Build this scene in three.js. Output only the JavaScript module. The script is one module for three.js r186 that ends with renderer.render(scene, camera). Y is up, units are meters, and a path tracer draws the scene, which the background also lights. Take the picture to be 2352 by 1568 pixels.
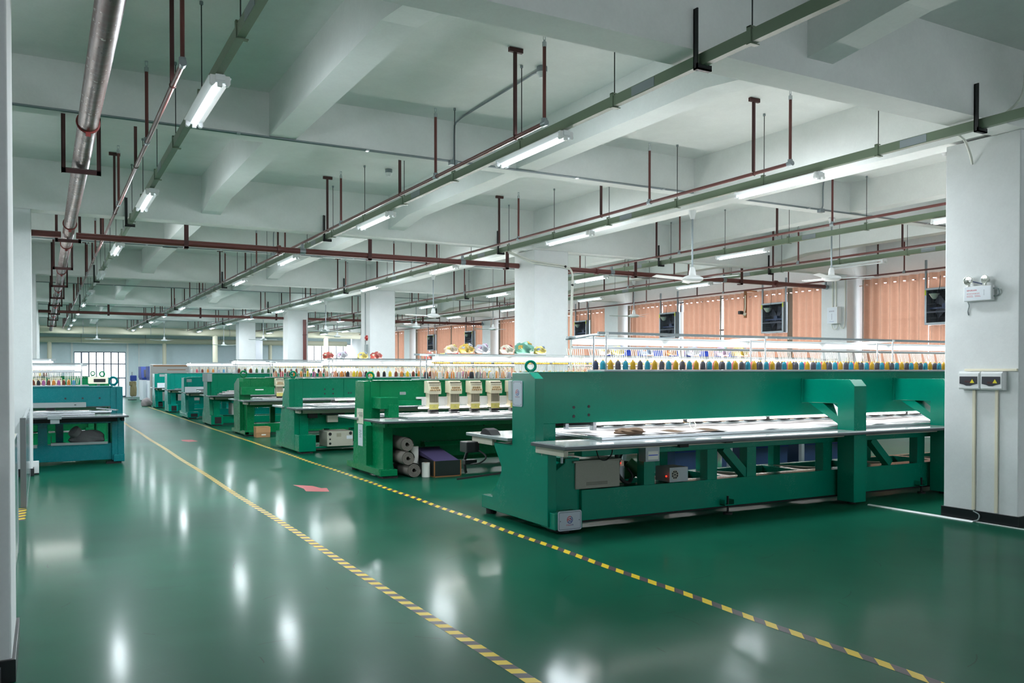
import * as THREE from 'three';
import { RoundedBoxGeometry } from 'three/addons/geometries/RoundedBoxGeometry.js';
import { RectAreaLightUniformsLib } from 'three/addons/lights/RectAreaLightUniformsLib.js';
import { mergeGeometries, mergeVertices } from 'three/addons/utils/BufferGeometryUtils.js';

// ---------------------------------------------------------------- camera, sky, exposure
RectAreaLightUniformsLib.init();
const scene = new THREE.Scene();
const W = 2352, H = 1568, FOCAL = 1950, PITCH = 0.8 * Math.PI / 180, YAW = Math.atan(1076 / 1950);
const camera = new THREE.PerspectiveCamera(2 * Math.atan(H / 2 / FOCAL) * 180 / Math.PI, W / H, 0.05, 200);
camera.position.set(0, 1.57, 0);
camera.rotation.set(-PITCH, -YAW, 0, 'YXZ');
const horizonRow = 851, principalRow = horizonRow + FOCAL * Math.tan(PITCH);
camera.setViewOffset(W, H, 0, -(principalRow - H / 2), W, H);
scene.add(camera);
const renderer = new THREE.WebGLRenderer({ antialias: true });
renderer.toneMapping = THREE.LinearToneMapping;
renderer.toneMappingExposure = 2.2;
renderer.shadowMap.enabled = true;
renderer.shadowMap.type = THREE.PCFSoftShadowMap;
scene.background = new THREE.Color().setRGB(3.0, 3.15, 3.4);        // bright overcast daylight, enters through the windows only

const LAMP_COLOR = new THREE.Color().setRGB(0.90, 0.985, 1.05);
const CEILING_LAMP = 82, RACK_LAMP = 6, TABLE_LAMP = 8;

// ---------------------------------------------------------------- helpers
let seed = 7;
function rnd() { seed = (seed * 1664525 + 1013904223) >>> 0; return seed / 4294967296; }
const rr = (a, b) => a + (b - a) * rnd();
const taken = new Map();
function numbered(name) {
  const k = taken.get(name) || 0; taken.set(name, k + 1);
  return k ? `${name}_${String(k).padStart(3, '0')}` : name;
}
function boxUV(g) {                                                  // uv in metres, by the way each face points
  const p = g.attributes.position, n = g.attributes.normal, uv = new Float32Array(p.count * 2);
  for (let i = 0; i < p.count; i++) {
    const ax = Math.abs(n.getX(i)), ay = Math.abs(n.getY(i)), az = Math.abs(n.getZ(i));
    let u, v;
    if (ay >= ax && ay >= az) { u = p.getX(i); v = p.getZ(i); } else if (ax >= az) { u = p.getZ(i); v = p.getY(i); } else { u = p.getX(i); v = p.getY(i); }
    uv[2 * i] = u; uv[2 * i + 1] = v;
  }
  g.setAttribute('uv', new THREE.BufferAttribute(uv, 2));
}
function clean(g) {
  let o = g.index ? g.toNonIndexed() : g;
  for (const k of Object.keys(o.attributes)) if (!['position', 'normal', 'uv'].includes(k)) o.deleteAttribute(k);
  if (!g.userData.keepUV) boxUV(o);
  return o;
}
function join(geos) {
  const list = (Array.isArray(geos) ? geos.flat(9) : [geos]).map(clean);
  return list.length === 1 ? list[0] : mergeGeometries(list, false);
}
function mesh(name, geos, m, parent) {                               // ONE mesh from one or more geometries
  const o = new THREE.Mesh(geos.isBufferGeometry && geos.userData.done ? geos : join(geos), m);
  o.name = parent && parent !== scene ? name : numbered(name);
  (parent || scene).add(o);
  return o;
}
function tag(o, label, category, group, kind) {
  o.userData.label = label; o.userData.category = category;
  if (group) o.userData.group = group;
  if (kind) o.userData.kind = kind;
  return o;
}
function thing(name, label, category, p = [0, 0, 0], group) {
  const o = new THREE.Group(); o.name = numbered(name); o.position.set(...p); scene.add(o);
  return tag(o, label, category, group);
}
function copy(o, p, label) {
  const c = o.clone(); c.name = numbered(o.name.replace(/_\d{3}$/, '')); c.position.set(...p); scene.add(c);
  c.userData = { ...o.userData }; if (label) c.userData.label = label;
  return c;
}
function struct(name, geos, m, label, category, numberedName = true) {
  const o = new THREE.Mesh(join(geos), m); o.name = numberedName ? numbered(name) : name; scene.add(o);
  return tag(o, label, category, null, 'structure');
}
function B(x0, x1, y0, y1, z0, z1, r = 0) {
  if (x0 > x1) [x0, x1] = [x1, x0]; if (z0 > z1) [z0, z1] = [z1, z0]; if (y0 > y1) [y0, y1] = [y1, y0];
  const w = x1 - x0, h = y1 - y0, d = z1 - z0;
  const g = r > 0 ? new RoundedBoxGeometry(w, h, d, 1, Math.min(r, w / 2.01, h / 2.01, d / 2.01)) : new THREE.BoxGeometry(w, h, d);
  g.translate((x0 + x1) / 2, (y0 + y1) / 2, (z0 + z1) / 2);
  return g;
}
function bev(shape, depth, b) {
  return new THREE.ExtrudeGeometry(shape, b > 0 ? { depth: depth - 2 * b, bevelEnabled: true, bevelThickness: b, bevelSize: b, bevelOffset: -b, bevelSegments: 1, curveSegments: 10 } : { depth, bevelEnabled: false, curveSegments: 10 }).translate(0, 0, b > 0 ? b : 0);
}
function EX(poly, x0, x1, b = 0) {                                   // profile [[z, y], ...] swept from x0 to x1
  if (x0 > x1) [x0, x1] = [x1, x0];
  const s = new THREE.Shape(poly.map(([z, y]) => new THREE.Vector2(-z, y)));
  return bev(s, x1 - x0, b).rotateY(Math.PI / 2).translate(x0, 0, 0);
}
function EZ(poly, z0, z1, b = 0) {                                   // profile [[x, y], ...] swept from z0 to z1
  if (z0 > z1) [z0, z1] = [z1, z0];
  return bev(new THREE.Shape(poly.map(([x, y]) => new THREE.Vector2(x, y))), z1 - z0, b).translate(0, 0, z0);
}
const V = (a) => new THREE.Vector3(...a);
function C(a, b, r, n = 10, r2 = r) {                                // cylinder between two points
  const p = V(a), q = V(b), d = q.clone().sub(p), g = new THREE.CylinderGeometry(r2, r, d.length(), n, 1);
  g.applyQuaternion(new THREE.Quaternion().setFromUnitVectors(new THREE.Vector3(0, 1, 0), d.normalize()));
  return g.translate((p.x + q.x) / 2, (p.y + q.y) / 2, (p.z + q.z) / 2);
}
function T(pts, r, seg = 24, n = 7, tension = 0.5) { return new THREE.TubeGeometry(new THREE.CatmullRomCurve3(pts.map(V), false, 'catmullrom', tension), seg, r, n, false); }
function bar(a, b, w, d, up = [0, 1, 0]) {                           // square bar between two points
  const p = V(a), q = V(b), dir = q.clone().sub(p), len = dir.length(); dir.normalize();
  const s = new THREE.Vector3().crossVectors(V(up), dir).normalize(), u = new THREE.Vector3().crossVectors(dir, s);
  const g = new THREE.BoxGeometry(w, d, len); g.applyMatrix4(new THREE.Matrix4().makeBasis(s, u, dir));
  return g.translate((p.x + q.x) / 2, (p.y + q.y) / 2, (p.z + q.z) / 2);
}
function sph(x, y, z, r, w = 10, h = 8) { return new THREE.SphereGeometry(r, w, h).translate(x, y, z); }
function plane(w, h) { const g = new THREE.PlaneGeometry(w, h); g.userData.keepUV = true; return g; }
function lump(r, sy, amp, s0, detail = 3) {                          // soft crumpled bundle resting on y = 0
  let g = new THREE.IcosahedronGeometry(r, detail + 1); g.deleteAttribute('uv'); g.deleteAttribute('normal'); g = mergeVertices(g, r * 0.002); const p = g.attributes.position;
  for (let i = 0; i < p.count; i++) {
    const x = p.getX(i) / r, y = p.getY(i) / r, z = p.getZ(i) / r;
    const k = 1 + amp * (Math.sin(5 * x + s0) * Math.cos(4 * z - s0) + 0.6 * Math.sin(9 * y + 7 * x + s0 * 2) + 0.4 * Math.sin(15 * z + 11 * y + s0));
    p.setXYZ(i, p.getX(i) * k, Math.max(-0.55 * r, p.getY(i) * k) * sy, p.getZ(i) * k);
  }
  g.computeVertexNormals();
  return g.translate(0, 0.55 * r * sy, 0);
}

// ---------------------------------------------------------------- textures
function lattice(n, s) { const a = new Float32Array(n * n); let q = s >>> 0; for (let i = 0; i < a.length; i++) { q = (q * 1664525 + 1013904223) >>> 0; a[i] = q / 4294967296; } return a; }
function noise(size, nx, ny, s) {                                    // tileable value noise, nx by ny cells
  const m = Math.max(nx, ny), a = lattice(m, s), out = new Float32Array(size * size);
  for (let j = 0; j < size; j++) {
    const fy = j / size * ny, y0 = Math.floor(fy), ty = fy - y0, sy = ty * ty * (3 - 2 * ty), r0 = (y0 % ny) * m, r1 = ((y0 + 1) % ny) * m;
    for (let i = 0; i < size; i++) {
      const fx = i / size * nx, x0 = Math.floor(fx), tx = fx - x0, sx = tx * tx * (3 - 2 * tx), c0 = x0 % nx, c1 = (x0 + 1) % nx;
      const t = a[r0 + c0] + (a[r0 + c1] - a[r0 + c0]) * sx, b = a[r1 + c0] + (a[r1 + c1] - a[r1 + c0]) * sx;
      out[j * size + i] = t + (b - t) * sy;
    }
  }
  return out;
}
function fbm(size, layers) {
  const out = new Float32Array(size * size);
  for (const [nx, ny, w, s] of layers) { const n = noise(size, nx, ny, s); for (let i = 0; i < out.length; i++) out[i] += (n[i] - 0.5) * w; }
  return out;
}
function dataTex(size, fn, srgb, metres) {
  const d = new Uint8Array(size * size * 4);
  for (let i = 0; i < size * size; i++) { const c = fn(i); for (let k = 0; k < 3; k++) d[4 * i + k] = Math.max(0, Math.min(255, Math.round(c[k] * 255))); d[4 * i + 3] = 255; }
  const t = new THREE.DataTexture(d, size, size);
  t.wrapS = t.wrapT = THREE.RepeatWrapping; t.magFilter = THREE.LinearFilter; t.minFilter = THREE.LinearMipmapLinearFilter; t.generateMipmaps = true;
  if (srgb) t.colorSpace = THREE.SRGBColorSpace;
  if (metres) t.repeat.set(1 / metres, 1 / metres);
  t.needsUpdate = true;
  return t;
}
function canvasTex(w, h, draw) {
  const c = document.createElement('canvas'); c.width = w; c.height = h; draw(c.getContext('2d'), w, h);
  const t = new THREE.CanvasTexture(c); t.colorSpace = THREE.SRGBColorSpace; t.anisotropy = 8; return t;
}
const N1 = 1024;
const plasterN = fbm(512, [[6, 6, 0.5, 3], [24, 24, 0.3, 5], [96, 96, 0.2, 9], [256, 256, 0.25, 11]]);
const plasterColor = dataTex(512, (i) => { const v = 0.965 + 0.05 * plasterN[i]; return [v, v, v]; }, true, 3);
const plasterBump = dataTex(512, (i) => { const v = 0.5 + 0.5 * plasterN[i]; return [v, v, v]; }, false, 3);
const paintN = fbm(512, [[4, 4, 0.4, 21], [32, 32, 0.2, 23], [220, 220, 0.5, 25]]);
const paintRough = dataTex(512, (i) => { const v = 0.72 + 0.35 * paintN[i]; return [v, v, v]; }, false, 1.2);
const paintBump = dataTex(512, (i) => { const v = 0.5 + 0.6 * paintN[i]; return [v, v, v]; }, false, 0.6);
const paintColor = dataTex(512, (i) => { const v = 0.95 + 0.07 * paintN[i]; return [v, v, v]; }, true, 1.2);
// worn epoxy floor: cloudy grime, fine scratches and scuff streaks
const FS = 2048;
const floorLow = fbm(FS, [[5, 5, 0.5, 31], [13, 11, 0.4, 33], [40, 36, 0.25, 35], [150, 170, 0.2, 37], [700, 700, 0.25, 39]]);
const floorWave = fbm(FS, [[9, 9, 0.5, 71], [36, 40, 0.3, 73], [120, 70, 0.14, 75], [420, 130, 0.05, 77]]);
const scuff = new Float32Array(FS * FS);
for (let k = 0; k < 2600; k++) {
  const L = rr(15, 150), a = rr(0, 1) < 0.6 ? rr(-0.5, 0.5) + 0.9 : rr(0, 6.28), curve = rr(-0.01, 0.01); let x = rr(0, FS), y = rr(0, FS), d = a; const w = rr(0.15, 0.7);
  for (let s = 0; s < L; s++) { x += Math.cos(d); y += Math.sin(d); d += curve; const i = (((y | 0) + FS) % FS) * FS + (((x | 0) + FS) % FS); scuff[i] = Math.max(scuff[i], w); }
}
const mark = new Float32Array(FS * FS);
for (let k = 0; k < 160; k++) {
  const L = rr(6, 60), a = rr(0, 6.28); let x = rr(0, FS), y = rr(0, FS);
  for (let s = 0; s < L; s++) { x += Math.cos(a + s * 0.01); y += Math.sin(a + s * 0.01); mark[(((y | 0) + FS) % FS) * FS + (((x | 0) + FS) % FS)] = 1; }
}
const floorTone = fbm(FS, [[5, 5, 0.5, 31], [13, 11, 0.4, 33], [40, 36, 0.25, 35]]);
const floorColor = dataTex(FS, (i) => { const v = 1 + 0.28 * floorTone[i], m = mark[i] ? 0.6 : 1; return [(0.055 + 0.03 * floorTone[i] + 0.03 * scuff[i]) * m, (0.318 * v + 0.015 * scuff[i]) * m, (0.238 * v + 0.015 * scuff[i]) * m]; }, true, 9);
const floorRough = dataTex(FS, (i) => { const v = 0.12 + 0.05 * floorTone[i] + 0.02 * floorLow[i] + 0.10 * scuff[i]; return [v, v, v]; }, false, 9);
const floorBump = dataTex(FS, (i) => { const v = 0.5 + 0.5 * floorWave[i]; return [v, v, v]; }, false, 9);
const weaveN = fbm(256, [[8, 8, 0.3, 51], [64, 64, 0.4, 53], [128, 128, 0.4, 55]]);
const weave = dataTex(256, (i) => { const x = i % 256, y = (i / 256) | 0, v = 0.9 + 0.1 * weaveN[i] + ((x + y) % 2 ? 0.02 : -0.02); return [v, v, v]; }, true, 0.5);
const pipeN = fbm(512, [[3, 30, 0.5, 61], [16, 16, 0.4, 63], [90, 90, 0.3, 65]]);
const pipeRough = dataTex(512, (i) => { const v = 0.36 + 0.3 * pipeN[i]; return [v, v, v]; }, false, 0.9);
const pipeColor = dataTex(512, (i) => { const chip = pipeN[i] > 0.38 ? 1 : 0; return chip ? [0.78, 0.76, 0.74] : [0.335 + 0.10 * pipeN[i], 0.215 + 0.07 * pipeN[i], 0.20 + 0.06 * pipeN[i]]; }, true, 0.9);

// ---------------------------------------------------------------- materials
const S = (color, roughness, o = {}) => new THREE.MeshStandardMaterial({ color, roughness, ...o });
const PAINT = (color, roughness, o = {}) => new THREE.MeshPhysicalMaterial({ color, roughness, specularIntensity: 0.45, ...o });
const M = {
  floor: new THREE.MeshPhysicalMaterial({ color: '#ffffff', map: floorColor, roughness: 0.34, bumpMap: floorBump, bumpScale: 0.0016, specularIntensity: 0.1, ior: 1.36, clearcoat: 0.16, clearcoatRoughness: 1, clearcoatRoughnessMap: floorRough }),
  wall: S('#e4e7e7', 0.85, { map: plasterColor, bumpMap: plasterBump, bumpScale: 0.002 }),
  ceiling: S('#eef1ee', 0.9, { map: plasterColor, bumpMap: plasterBump, bumpScale: 0.003 }),
  blueWall: S('#cfdfe5', 0.8, { map: plasterColor }),
  plinth: S('#1b1c1f', 0.3),
  pipeRed: S('#6b3530', 0.55, { map: paintColor, roughnessMap: paintRough }),
  pipeBig: S('#ffffff', 1, { map: pipeColor, roughnessMap: pipeRough, metalness: 0.25 }),
  clampRed: S('#7a2a26', 0.5), angle: S('#4a2624', 0.6), black: S('#17181a', 0.45), rubber: S('#101112', 0.7),
  tray: S('#6f8069', 0.55, { roughnessMap: paintRough }),
  zinc: S('#8d969a', 0.38, { metalness: 0.7 }),
  steel: S('#b9bec2', 0.28, { metalness: 0.85 }),
  chrome: S('#d5d9dc', 0.14, { metalness: 1 }),
  whitePlastic: S('#e6e8e8', 0.42), cream: S('#e2dcc6', 0.5), darkBeige: S('#96958a', 0.55, { map: paintColor }), beige: S('#bdbaa9', 0.55, { map: paintColor }), cable: S('#d8d9cf', 0.5),
  duct: S('#cdc9b3', 0.5), tray2: S('#9aa3a6', 0.45, { metalness: 0.4 }),
  housing: S('#e9ecee', 0.35),
  tube: S('#ffffff', 0.3, { emissive: LAMP_COLOR.clone(), emissiveIntensity: 2.6 }),
  tubeOff: S('#dfe3e4', 0.3),
  rackTube: S('#ffffff', 0.3, { emissive: new THREE.Color().setRGB(1, 0.985, 0.97), emissiveIntensity: 2.2 }),
  tableTube: S('#ffffff', 0.3, { emissive: new THREE.Color().setRGB(1, 0.985, 0.97), emissiveIntensity: 2.6 }),
  green1: PAINT('#00836a', 0.34, { map: paintColor, roughnessMap: paintRough, bumpMap: paintBump, bumpScale: 0.0002 }),
  green2: PAINT('#04804f', 0.36, { map: paintColor, roughnessMap: paintRough, bumpMap: paintBump, bumpScale: 0.0002 }),
  green3: PAINT('#007c5a', 0.36, { map: paintColor, roughnessMap: paintRough, bumpMap: paintBump, bumpScale: 0.0002 }),
  green4: PAINT('#0c7a48', 0.4, { map: paintColor, roughnessMap: paintRough, bumpMap: paintBump, bumpScale: 0.0002 }),
  teal: PAINT('#00897a', 0.36, { map: paintColor, roughnessMap: paintRough }),
  tealDark: PAINT('#007a80', 0.38, { map: paintColor, roughnessMap: paintRough }),
  greyCap: S('#8f9a9a', 0.5),
  tableTop: S('#8f9897', 0.24, { roughnessMap: paintRough }), tableEdge: S('#555a5d', 0.3, { metalness: 0.5 }),
  alu: S('#c9ced2', 0.24, { metalness: 0.8 }),
  fabricWhite: S('#eae2e4', 0.85, { map: weave }), fabricBrown: S('#8a6f5a', 0.9, { map: weave }), fabricGrey: S('#7e7d7f', 0.95, { map: weave }), felt: S('#8d857d', 0.95, { map: weave }),
  headCream: S('#d9d1b6', 0.42), needle: S('#8f8778', 0.35, { metalness: 0.6 }), knob: S('#b79a72', 0.3, { metalness: 0.5 }), yellowPlate: S('#c9bf66', 0.55), tubeWhite: S('#f2efe2', 0.45), guideYellow: S('#e0b94a', 0.5),
  cardboard: S('#a97f56', 0.85), darkBox: S('#0e1c19', 0.5), lilac: S('#5d5280', 0.85), woodEdge: S('#8a5a30', 0.6), paper: S('#e8e7e0', 0.8),
  curtain: new THREE.MeshPhysicalMaterial({ color: '#c3957c', roughness: 0.95, map: weave, transmission: 0.35, thickness: 0, side: THREE.DoubleSide }),
  curtainBack: S('#8d8071', 0.95, { map: weave, side: THREE.DoubleSide }),
  rail: S('#e0bfae', 0.5), glass: new THREE.MeshPhysicalMaterial({ color: '#ffffff', roughness: 0.02, transmission: 1, thickness: 0, ior: 1.5 }),
  frost: new THREE.MeshPhysicalMaterial({ color: '#f4f6f8', roughness: 0.9, transmission: 0.6, thickness: 0 }),
  mullion: S('#4c5560', 0.4, { metalness: 0.5 }),
  steelPanel: S('#c3d0d6', 0.2, { metalness: 0.75, roughnessMap: paintRough }), postGrey: S('#7d8082', 0.5, { metalness: 0.5 }),
  darkGrille: S('#15171a', 0.5), fanBlade: S('#3a3f48', 0.4, { metalness: 0.5 }), blueMotor: S('#2b3f63', 0.4),
  blueMachine: S('#15347f', 0.65), whiteMachine: S('#d7dde3', 0.4), greyMachine: S('#9c9a97', 0.45), blueBox: S('#2a4fc4', 0.45), khaki: S('#6e6647', 0.8),
  redLight: S('#ff3020', 0.3, { emissive: new THREE.Color('#ff2010'), emissiveIntensity: 2.5 }), redPaint: S('#a5353a', 0.5, { map: paintColor }), redPlastic: S('#b3251d', 0.4), greenHose: S('#1d5b34', 0.5),
  reflector: S('#dfe2da', 0.18, { metalness: 0.6 }), smoked: new THREE.MeshPhysicalMaterial({ color: '#5d5a60', roughness: 0.1, transmission: 0.55, thickness: 0 }), yellow: S('#e0cf1d', 0.5),
};
const CONE_COLORS = { teal: '#1c8fa6', mustard: '#c79a12', charcoal: '#4c4c57', white: '#d9d8d6', pink: '#cf5f6c', navy: '#2b3350', orange: '#dd8a3a', brown: '#7a3b2a', salmon: '#e09a7a', yellow: '#e8c92a', black: '#24242b', green: '#4f7a52', magenta: '#b0609a', grey: '#a9aeb8', sky: '#5f9fc4' };
const coneMat = {}; for (const k in CONE_COLORS) coneMat[k] = S(CONE_COLORS[k], 0.7, { map: weave });

// ---------------------------------------------------------------- the building
const X0 = -9.8, X1 = 18.25, Z0 = -55.5, Z1 = 5.2, SLAB = 4.72;
struct('floor', B(X0 - 0.3, X1 + 0.3, -0.25, 0, Z0 - 0.3, Z1 + 0.3), M.floor, 'glossy worn green epoxy floor of the workshop', 'floor', false);
struct('ceiling', B(X0 - 0.3, X1 + 0.3, SLAB, SLAB + 0.25, Z0 - 0.3, Z1 + 0.3), M.ceiling, 'white painted concrete ceiling slab between the beams', 'ceiling', false);
struct('wall_left', B(X0 - 0.3, X0, 0, SLAB, Z0 - 0.3, Z1 + 0.3), M.wall, 'white painted wall closing the hall behind the partition', 'wall', false);
{
  const spans = [[-5.5, -3.0], [0.6, 3.4], [4.6, 7.4], [10.4, 13.4], [14.4, 17.2]], geos = [B(X0, X1, 0, 1.1, Z1, Z1 + 0.3), B(X0, X1, 2.7, SLAB, Z1, Z1 + 0.3)]; let at = X0;  // unseen windows added behind the camera as daylight fill
  spans.forEach(([a, b], k) => {
    geos.push(B(at, a, 1.1, 2.7, Z1, Z1 + 0.3)); at = b;
    const o = new THREE.Group(); o.name = `window_${10 + k}`; o.position.set(a, 1.1, Z1 + 0.15); scene.add(o); tag(o, 'unseen window added for fill daylight in the end wall opposite the blue wall', 'window', 'added fill windows in the end wall', 'structure');
    const w = b - a; mesh('window_frame', [B(0, w, 0, 0.05, -0.03, 0.03), B(0, w, 1.55, 1.6, -0.03, 0.03), B(0, 0.05, 0.05, 1.55, -0.03, 0.03), B(w - 0.05, w, 0.05, 1.55, -0.03, 0.03), B(w / 2 - 0.025, w / 2 + 0.025, 0.05, 1.55, -0.03, 0.03)], M.mullion, o);
    for (const q of [0, 1]) mesh('pane', B(0.05 + q * (w / 2 - 0.025), w / 2 - 0.025 + q * (w / 2 - 0.025), 0.05, 1.55, -0.004, 0.004), M.glass, o);
  });
  geos.push(B(at, X1, 1.1, 2.7, Z1, Z1 + 0.3));
  struct('wall_back', geos, M.wall, 'white painted end wall opposite the blue end wall', 'wall', false);
}
const MAINS = [4.67, -4.93, -14.53, -24.13, -33.73, -43.33, -52.93];
for (const z of MAINS) {                                             // deep main beams, one over each row of pillars
  const o = new THREE.Group(); o.name = numbered('main_beam'); scene.add(o); tag(o, 'deep white concrete main beam crossing over a row of pillars', 'beam', 'deep main beams over the pillar rows', 'structure');
  mesh('beam_body', B(X0, X1, 3.97, SLAB, z - 0.33, z), M.ceiling, o);
}
const CROSS = [-0.13, -9.8, -19.4, -29.0, -38.6, -48.2];
for (const z of CROSS) {
  const o = struct('cross_beam', B(X0, X1, 4.23, SLAB, z - 0.31, z), M.ceiling, 'shallow white concrete cross beam with steel conduit along its foot', 'beam'); o.userData.group = 'shallow cross beams';
}
function haunch(z0, z1) {                                            // beam side view with thickened ends, [z, y]
  return [[z0, 4.12], [z0, SLAB], [z1, SLAB], [z1, 4.12], [z1 + 0.9, 4.23], [z0 - 0.9, 4.23]];
}
for (const x of [-6.7, -3.55, 2.26, 5.47, 11.9, 15.1]) for (let k = 0; k < MAINS.length - 1; k++) {
  const z0 = MAINS[k] - 0.33, z1 = MAINS[k + 1];
  const o = struct('joist_beam', EX(haunch(z0, z1), x, x + 0.3), M.ceiling, 'white concrete beam running lengthwise between two main beams', 'beam'); o.userData.group = 'lengthwise beams';
}
for (const x of [-0.75, 8.5]) for (let k = 0; k < MAINS.length - 1; k++) {
  const o = struct('pillar_beam', B(x, x + 0.3, 4.0, SLAB, MAINS[k + 1], MAINS[k] - 0.33), M.ceiling, 'white concrete beam joining two pillar heads lengthwise', 'beam'); o.userData.group = 'lengthwise beams over pillars';
}
const PILLARZ = [-4.96, -14.5, -24.15, -33.8, -43.4];
function pillar(x0, x1, z, label, group, base) {
  const o = new THREE.Group(); o.name = numbered('pillar'); o.position.set((x0 + x1) / 2, 0, z - 0.4); scene.add(o); tag(o, label, 'pillar', group, 'structure');
  const w = (x1 - x0) / 2;
  mesh('shaft', B(-w, w, 0, 3.97, -0.4, 0.4, 0.012), M.wall, o);
  if (base) mesh('skirting', B(-w - 0.018, w + 0.018, 0, 0.115, -0.418, 0.418, 0.004), M.plinth, o);
  return o;
}
PILLARZ.forEach((z, i) => {
  pillar(8.5, 9.3, z, i ? 'square white pillar between embroidery machines in the machine row' : 'square white pillar with breaker boxes, emergency light and black skirting', i ? 'white pillars among the machines' : null, true);
  pillar(-0.95, -0.15, z, i ? 'square white pillar behind the steel partition side' : 'square white pillar at the near end of the steel partition', i ? 'white pillars on the partition side' : null, true);
});
// wall with windows, behind the curtains
{
  const geos = [B(X1, X1 + 0.3, 0, 1.0, Z0, Z1), B(X1, X1 + 0.3, 3.82, SLAB, Z0, Z1)];
  const zs = [Z1, ...PILLARZ.map((z) => z - 0.4), -53.2, Z0];
  const win = [];
  for (let k = 0; k < PILLARZ.length; k++) {
    const zc = PILLARZ[k] - 0.4; geos.push(B(X1, X1 + 0.3, 1.0, 3.82, zc - 0.65, zc + 0.65));
    const b = (k + 1 < PILLARZ.length ? PILLARZ[k + 1] - 0.4 : -53.0) + 0.65; win.push([zc - 0.65, b]);
  }
  geos.push(B(X1, X1 + 0.3, 1.0, 3.82, PILLARZ[0] + 0.25, Z1), B(X1, X1 + 0.3, 1.0, 3.82, Z0, -52.35));
  struct('wall_right', geos, M.wall, 'white window wall hung with peach curtains', 'wall', false);
  win.forEach(([a, b], k) => {
    const o = new THREE.Group(); o.name = `window_${k + 1}`; o.position.set(X1 + 0.15, 1.0, (a + b) / 2); scene.add(o); tag(o, 'wide window glowing through a closed peach curtain', 'window', 'windows behind the curtains', 'structure');
    const h = (a - b) / 2, fr = [B(-0.03, 0.03, 0, 0.06, -h, h), B(-0.03, 0.03, 2.78, 2.82, -h, h), B(-0.03, 0.03, 1.8, 1.85, -h, h)];
    for (let j = 0; j <= 8; j++) { const z = -h + 2 * h * j / 8; fr.push(B(-0.03, 0.03, 0.06, 2.78, Math.max(-h, z - 0.03), Math.min(h, z + 0.03))); }
    mesh('window_frame', fr, M.mullion, o); 
    for (let j = 0; j < 8; j++) { const z = -h + 2 * h * (j + 0.5) / 8; mesh('pane', B(-0.004, 0.004, 0.06, 2.78, z - h / 8 + 0.03, z + h / 8 - 0.03), M.glass, o); }
  });
}
// blue-grey end wall with a glazed door front, frosted and clear panes
{
  const zw = Z0, d0 = 1.55, d1 = 4.3, dt = 2.68;
  struct('wall_far', [B(X0, d0, 0, SLAB, zw - 0.3, zw), B(d0, d1, dt, SLAB, zw - 0.3, zw), B(d1, 15.2, 0, SLAB, zw - 0.3, zw), B(15.2, 18.2, 0, 1.2, zw - 0.3, zw), B(15.2, 18.2, 3.35, SLAB, zw - 0.3, zw)], M.blueWall, 'blue-grey painted end wall with glazed doorway', 'wall', false);
  const g = new THREE.Group(); g.name = 'door_1'; g.position.set(d0, 0, zw - 0.1); scene.add(g); tag(g, 'glazed doorway of dark framed panes in blue end wall', 'door', null, 'structure');
  const w = d1 - d0, fr = [B(0, w, dt - 0.05, dt, -0.04, 0.04), B(0, w, 1.93, 2.0, -0.03, 0.03), B(0, w, 1.11, 1.18, -0.03, 0.03), B(0, w, 0, 0.08, -0.03, 0.03)];
  for (let k = 0; k <= 7; k++) fr.push(B(Math.max(0, w * k / 7 - 0.035), Math.min(w, w * k / 7 + 0.035), 0, dt, -0.035, 0.035));
  mesh('door_frame', fr, M.mullion, g);
  for (let k = 0; k < 7; k++) for (const [y0, y1] of [[0.08, 1.11], [1.18, 1.93], [2.0, dt - 0.05]]) mesh('pane', B(w * k / 7 + 0.036, w * (k + 1) / 7 - 0.036, y0, y1, -0.005, 0.005), k < 2 || y1 < 1.15 ? M.frost : M.glass, g);
  const q = new THREE.Group(); q.name = 'window_6'; q.position.set(15.2, 1.2, zw - 0.1); scene.add(q); tag(q, 'bright window beside peach curtain in blue end wall', 'window', null, 'structure');
  const f2 = [B(0, 3, 0, 0.05, -0.03, 0.03), B(0, 3, 2.1, 2.15, -0.03, 0.03)]; for (let k = 0; k <= 6; k++) f2.push(B(Math.max(0, k / 2 - 0.025), Math.min(3, k / 2 + 0.025), 0.05, 2.1, -0.03, 0.03));
  mesh('window_frame', f2, M.mullion, q); for (let k = 0; k < 6; k++) mesh('pane', B(k / 2 + 0.025, k / 2 + 0.475, 0.05, 2.1, -0.004, 0.004), M.glass, q);
  struct('trim', [B(1.4, 1.5, 0, 3.2, zw, zw + 0.06), B(4.35, 4.45, 0, 3.2, zw, zw + 0.06), B(5.0, 5.05, 0, 3.4, zw, zw + 0.04)], M.wall, 'thin white vertical strips on the blue end wall', 'trim').name = 'trim_1';
  // pale grey fin wall pieces beside the door row
  struct('wall_stub', [B(10.2, 11.6, 0, 3.97, -52.6, -52.2)], S('#b9bcc2', 0.8, { map: plasterColor }), 'pale grey wall stub under the cream ducts', 'wall');
  mesh('landing_slab', B(-2, 9, -0.25, 0, zw - 4, zw - 0.31), M.wall); tag(scene.children[scene.children.length - 1], 'pale concrete landing beyond the glazed doorway', 'landing', null, 'structure');
}

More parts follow.
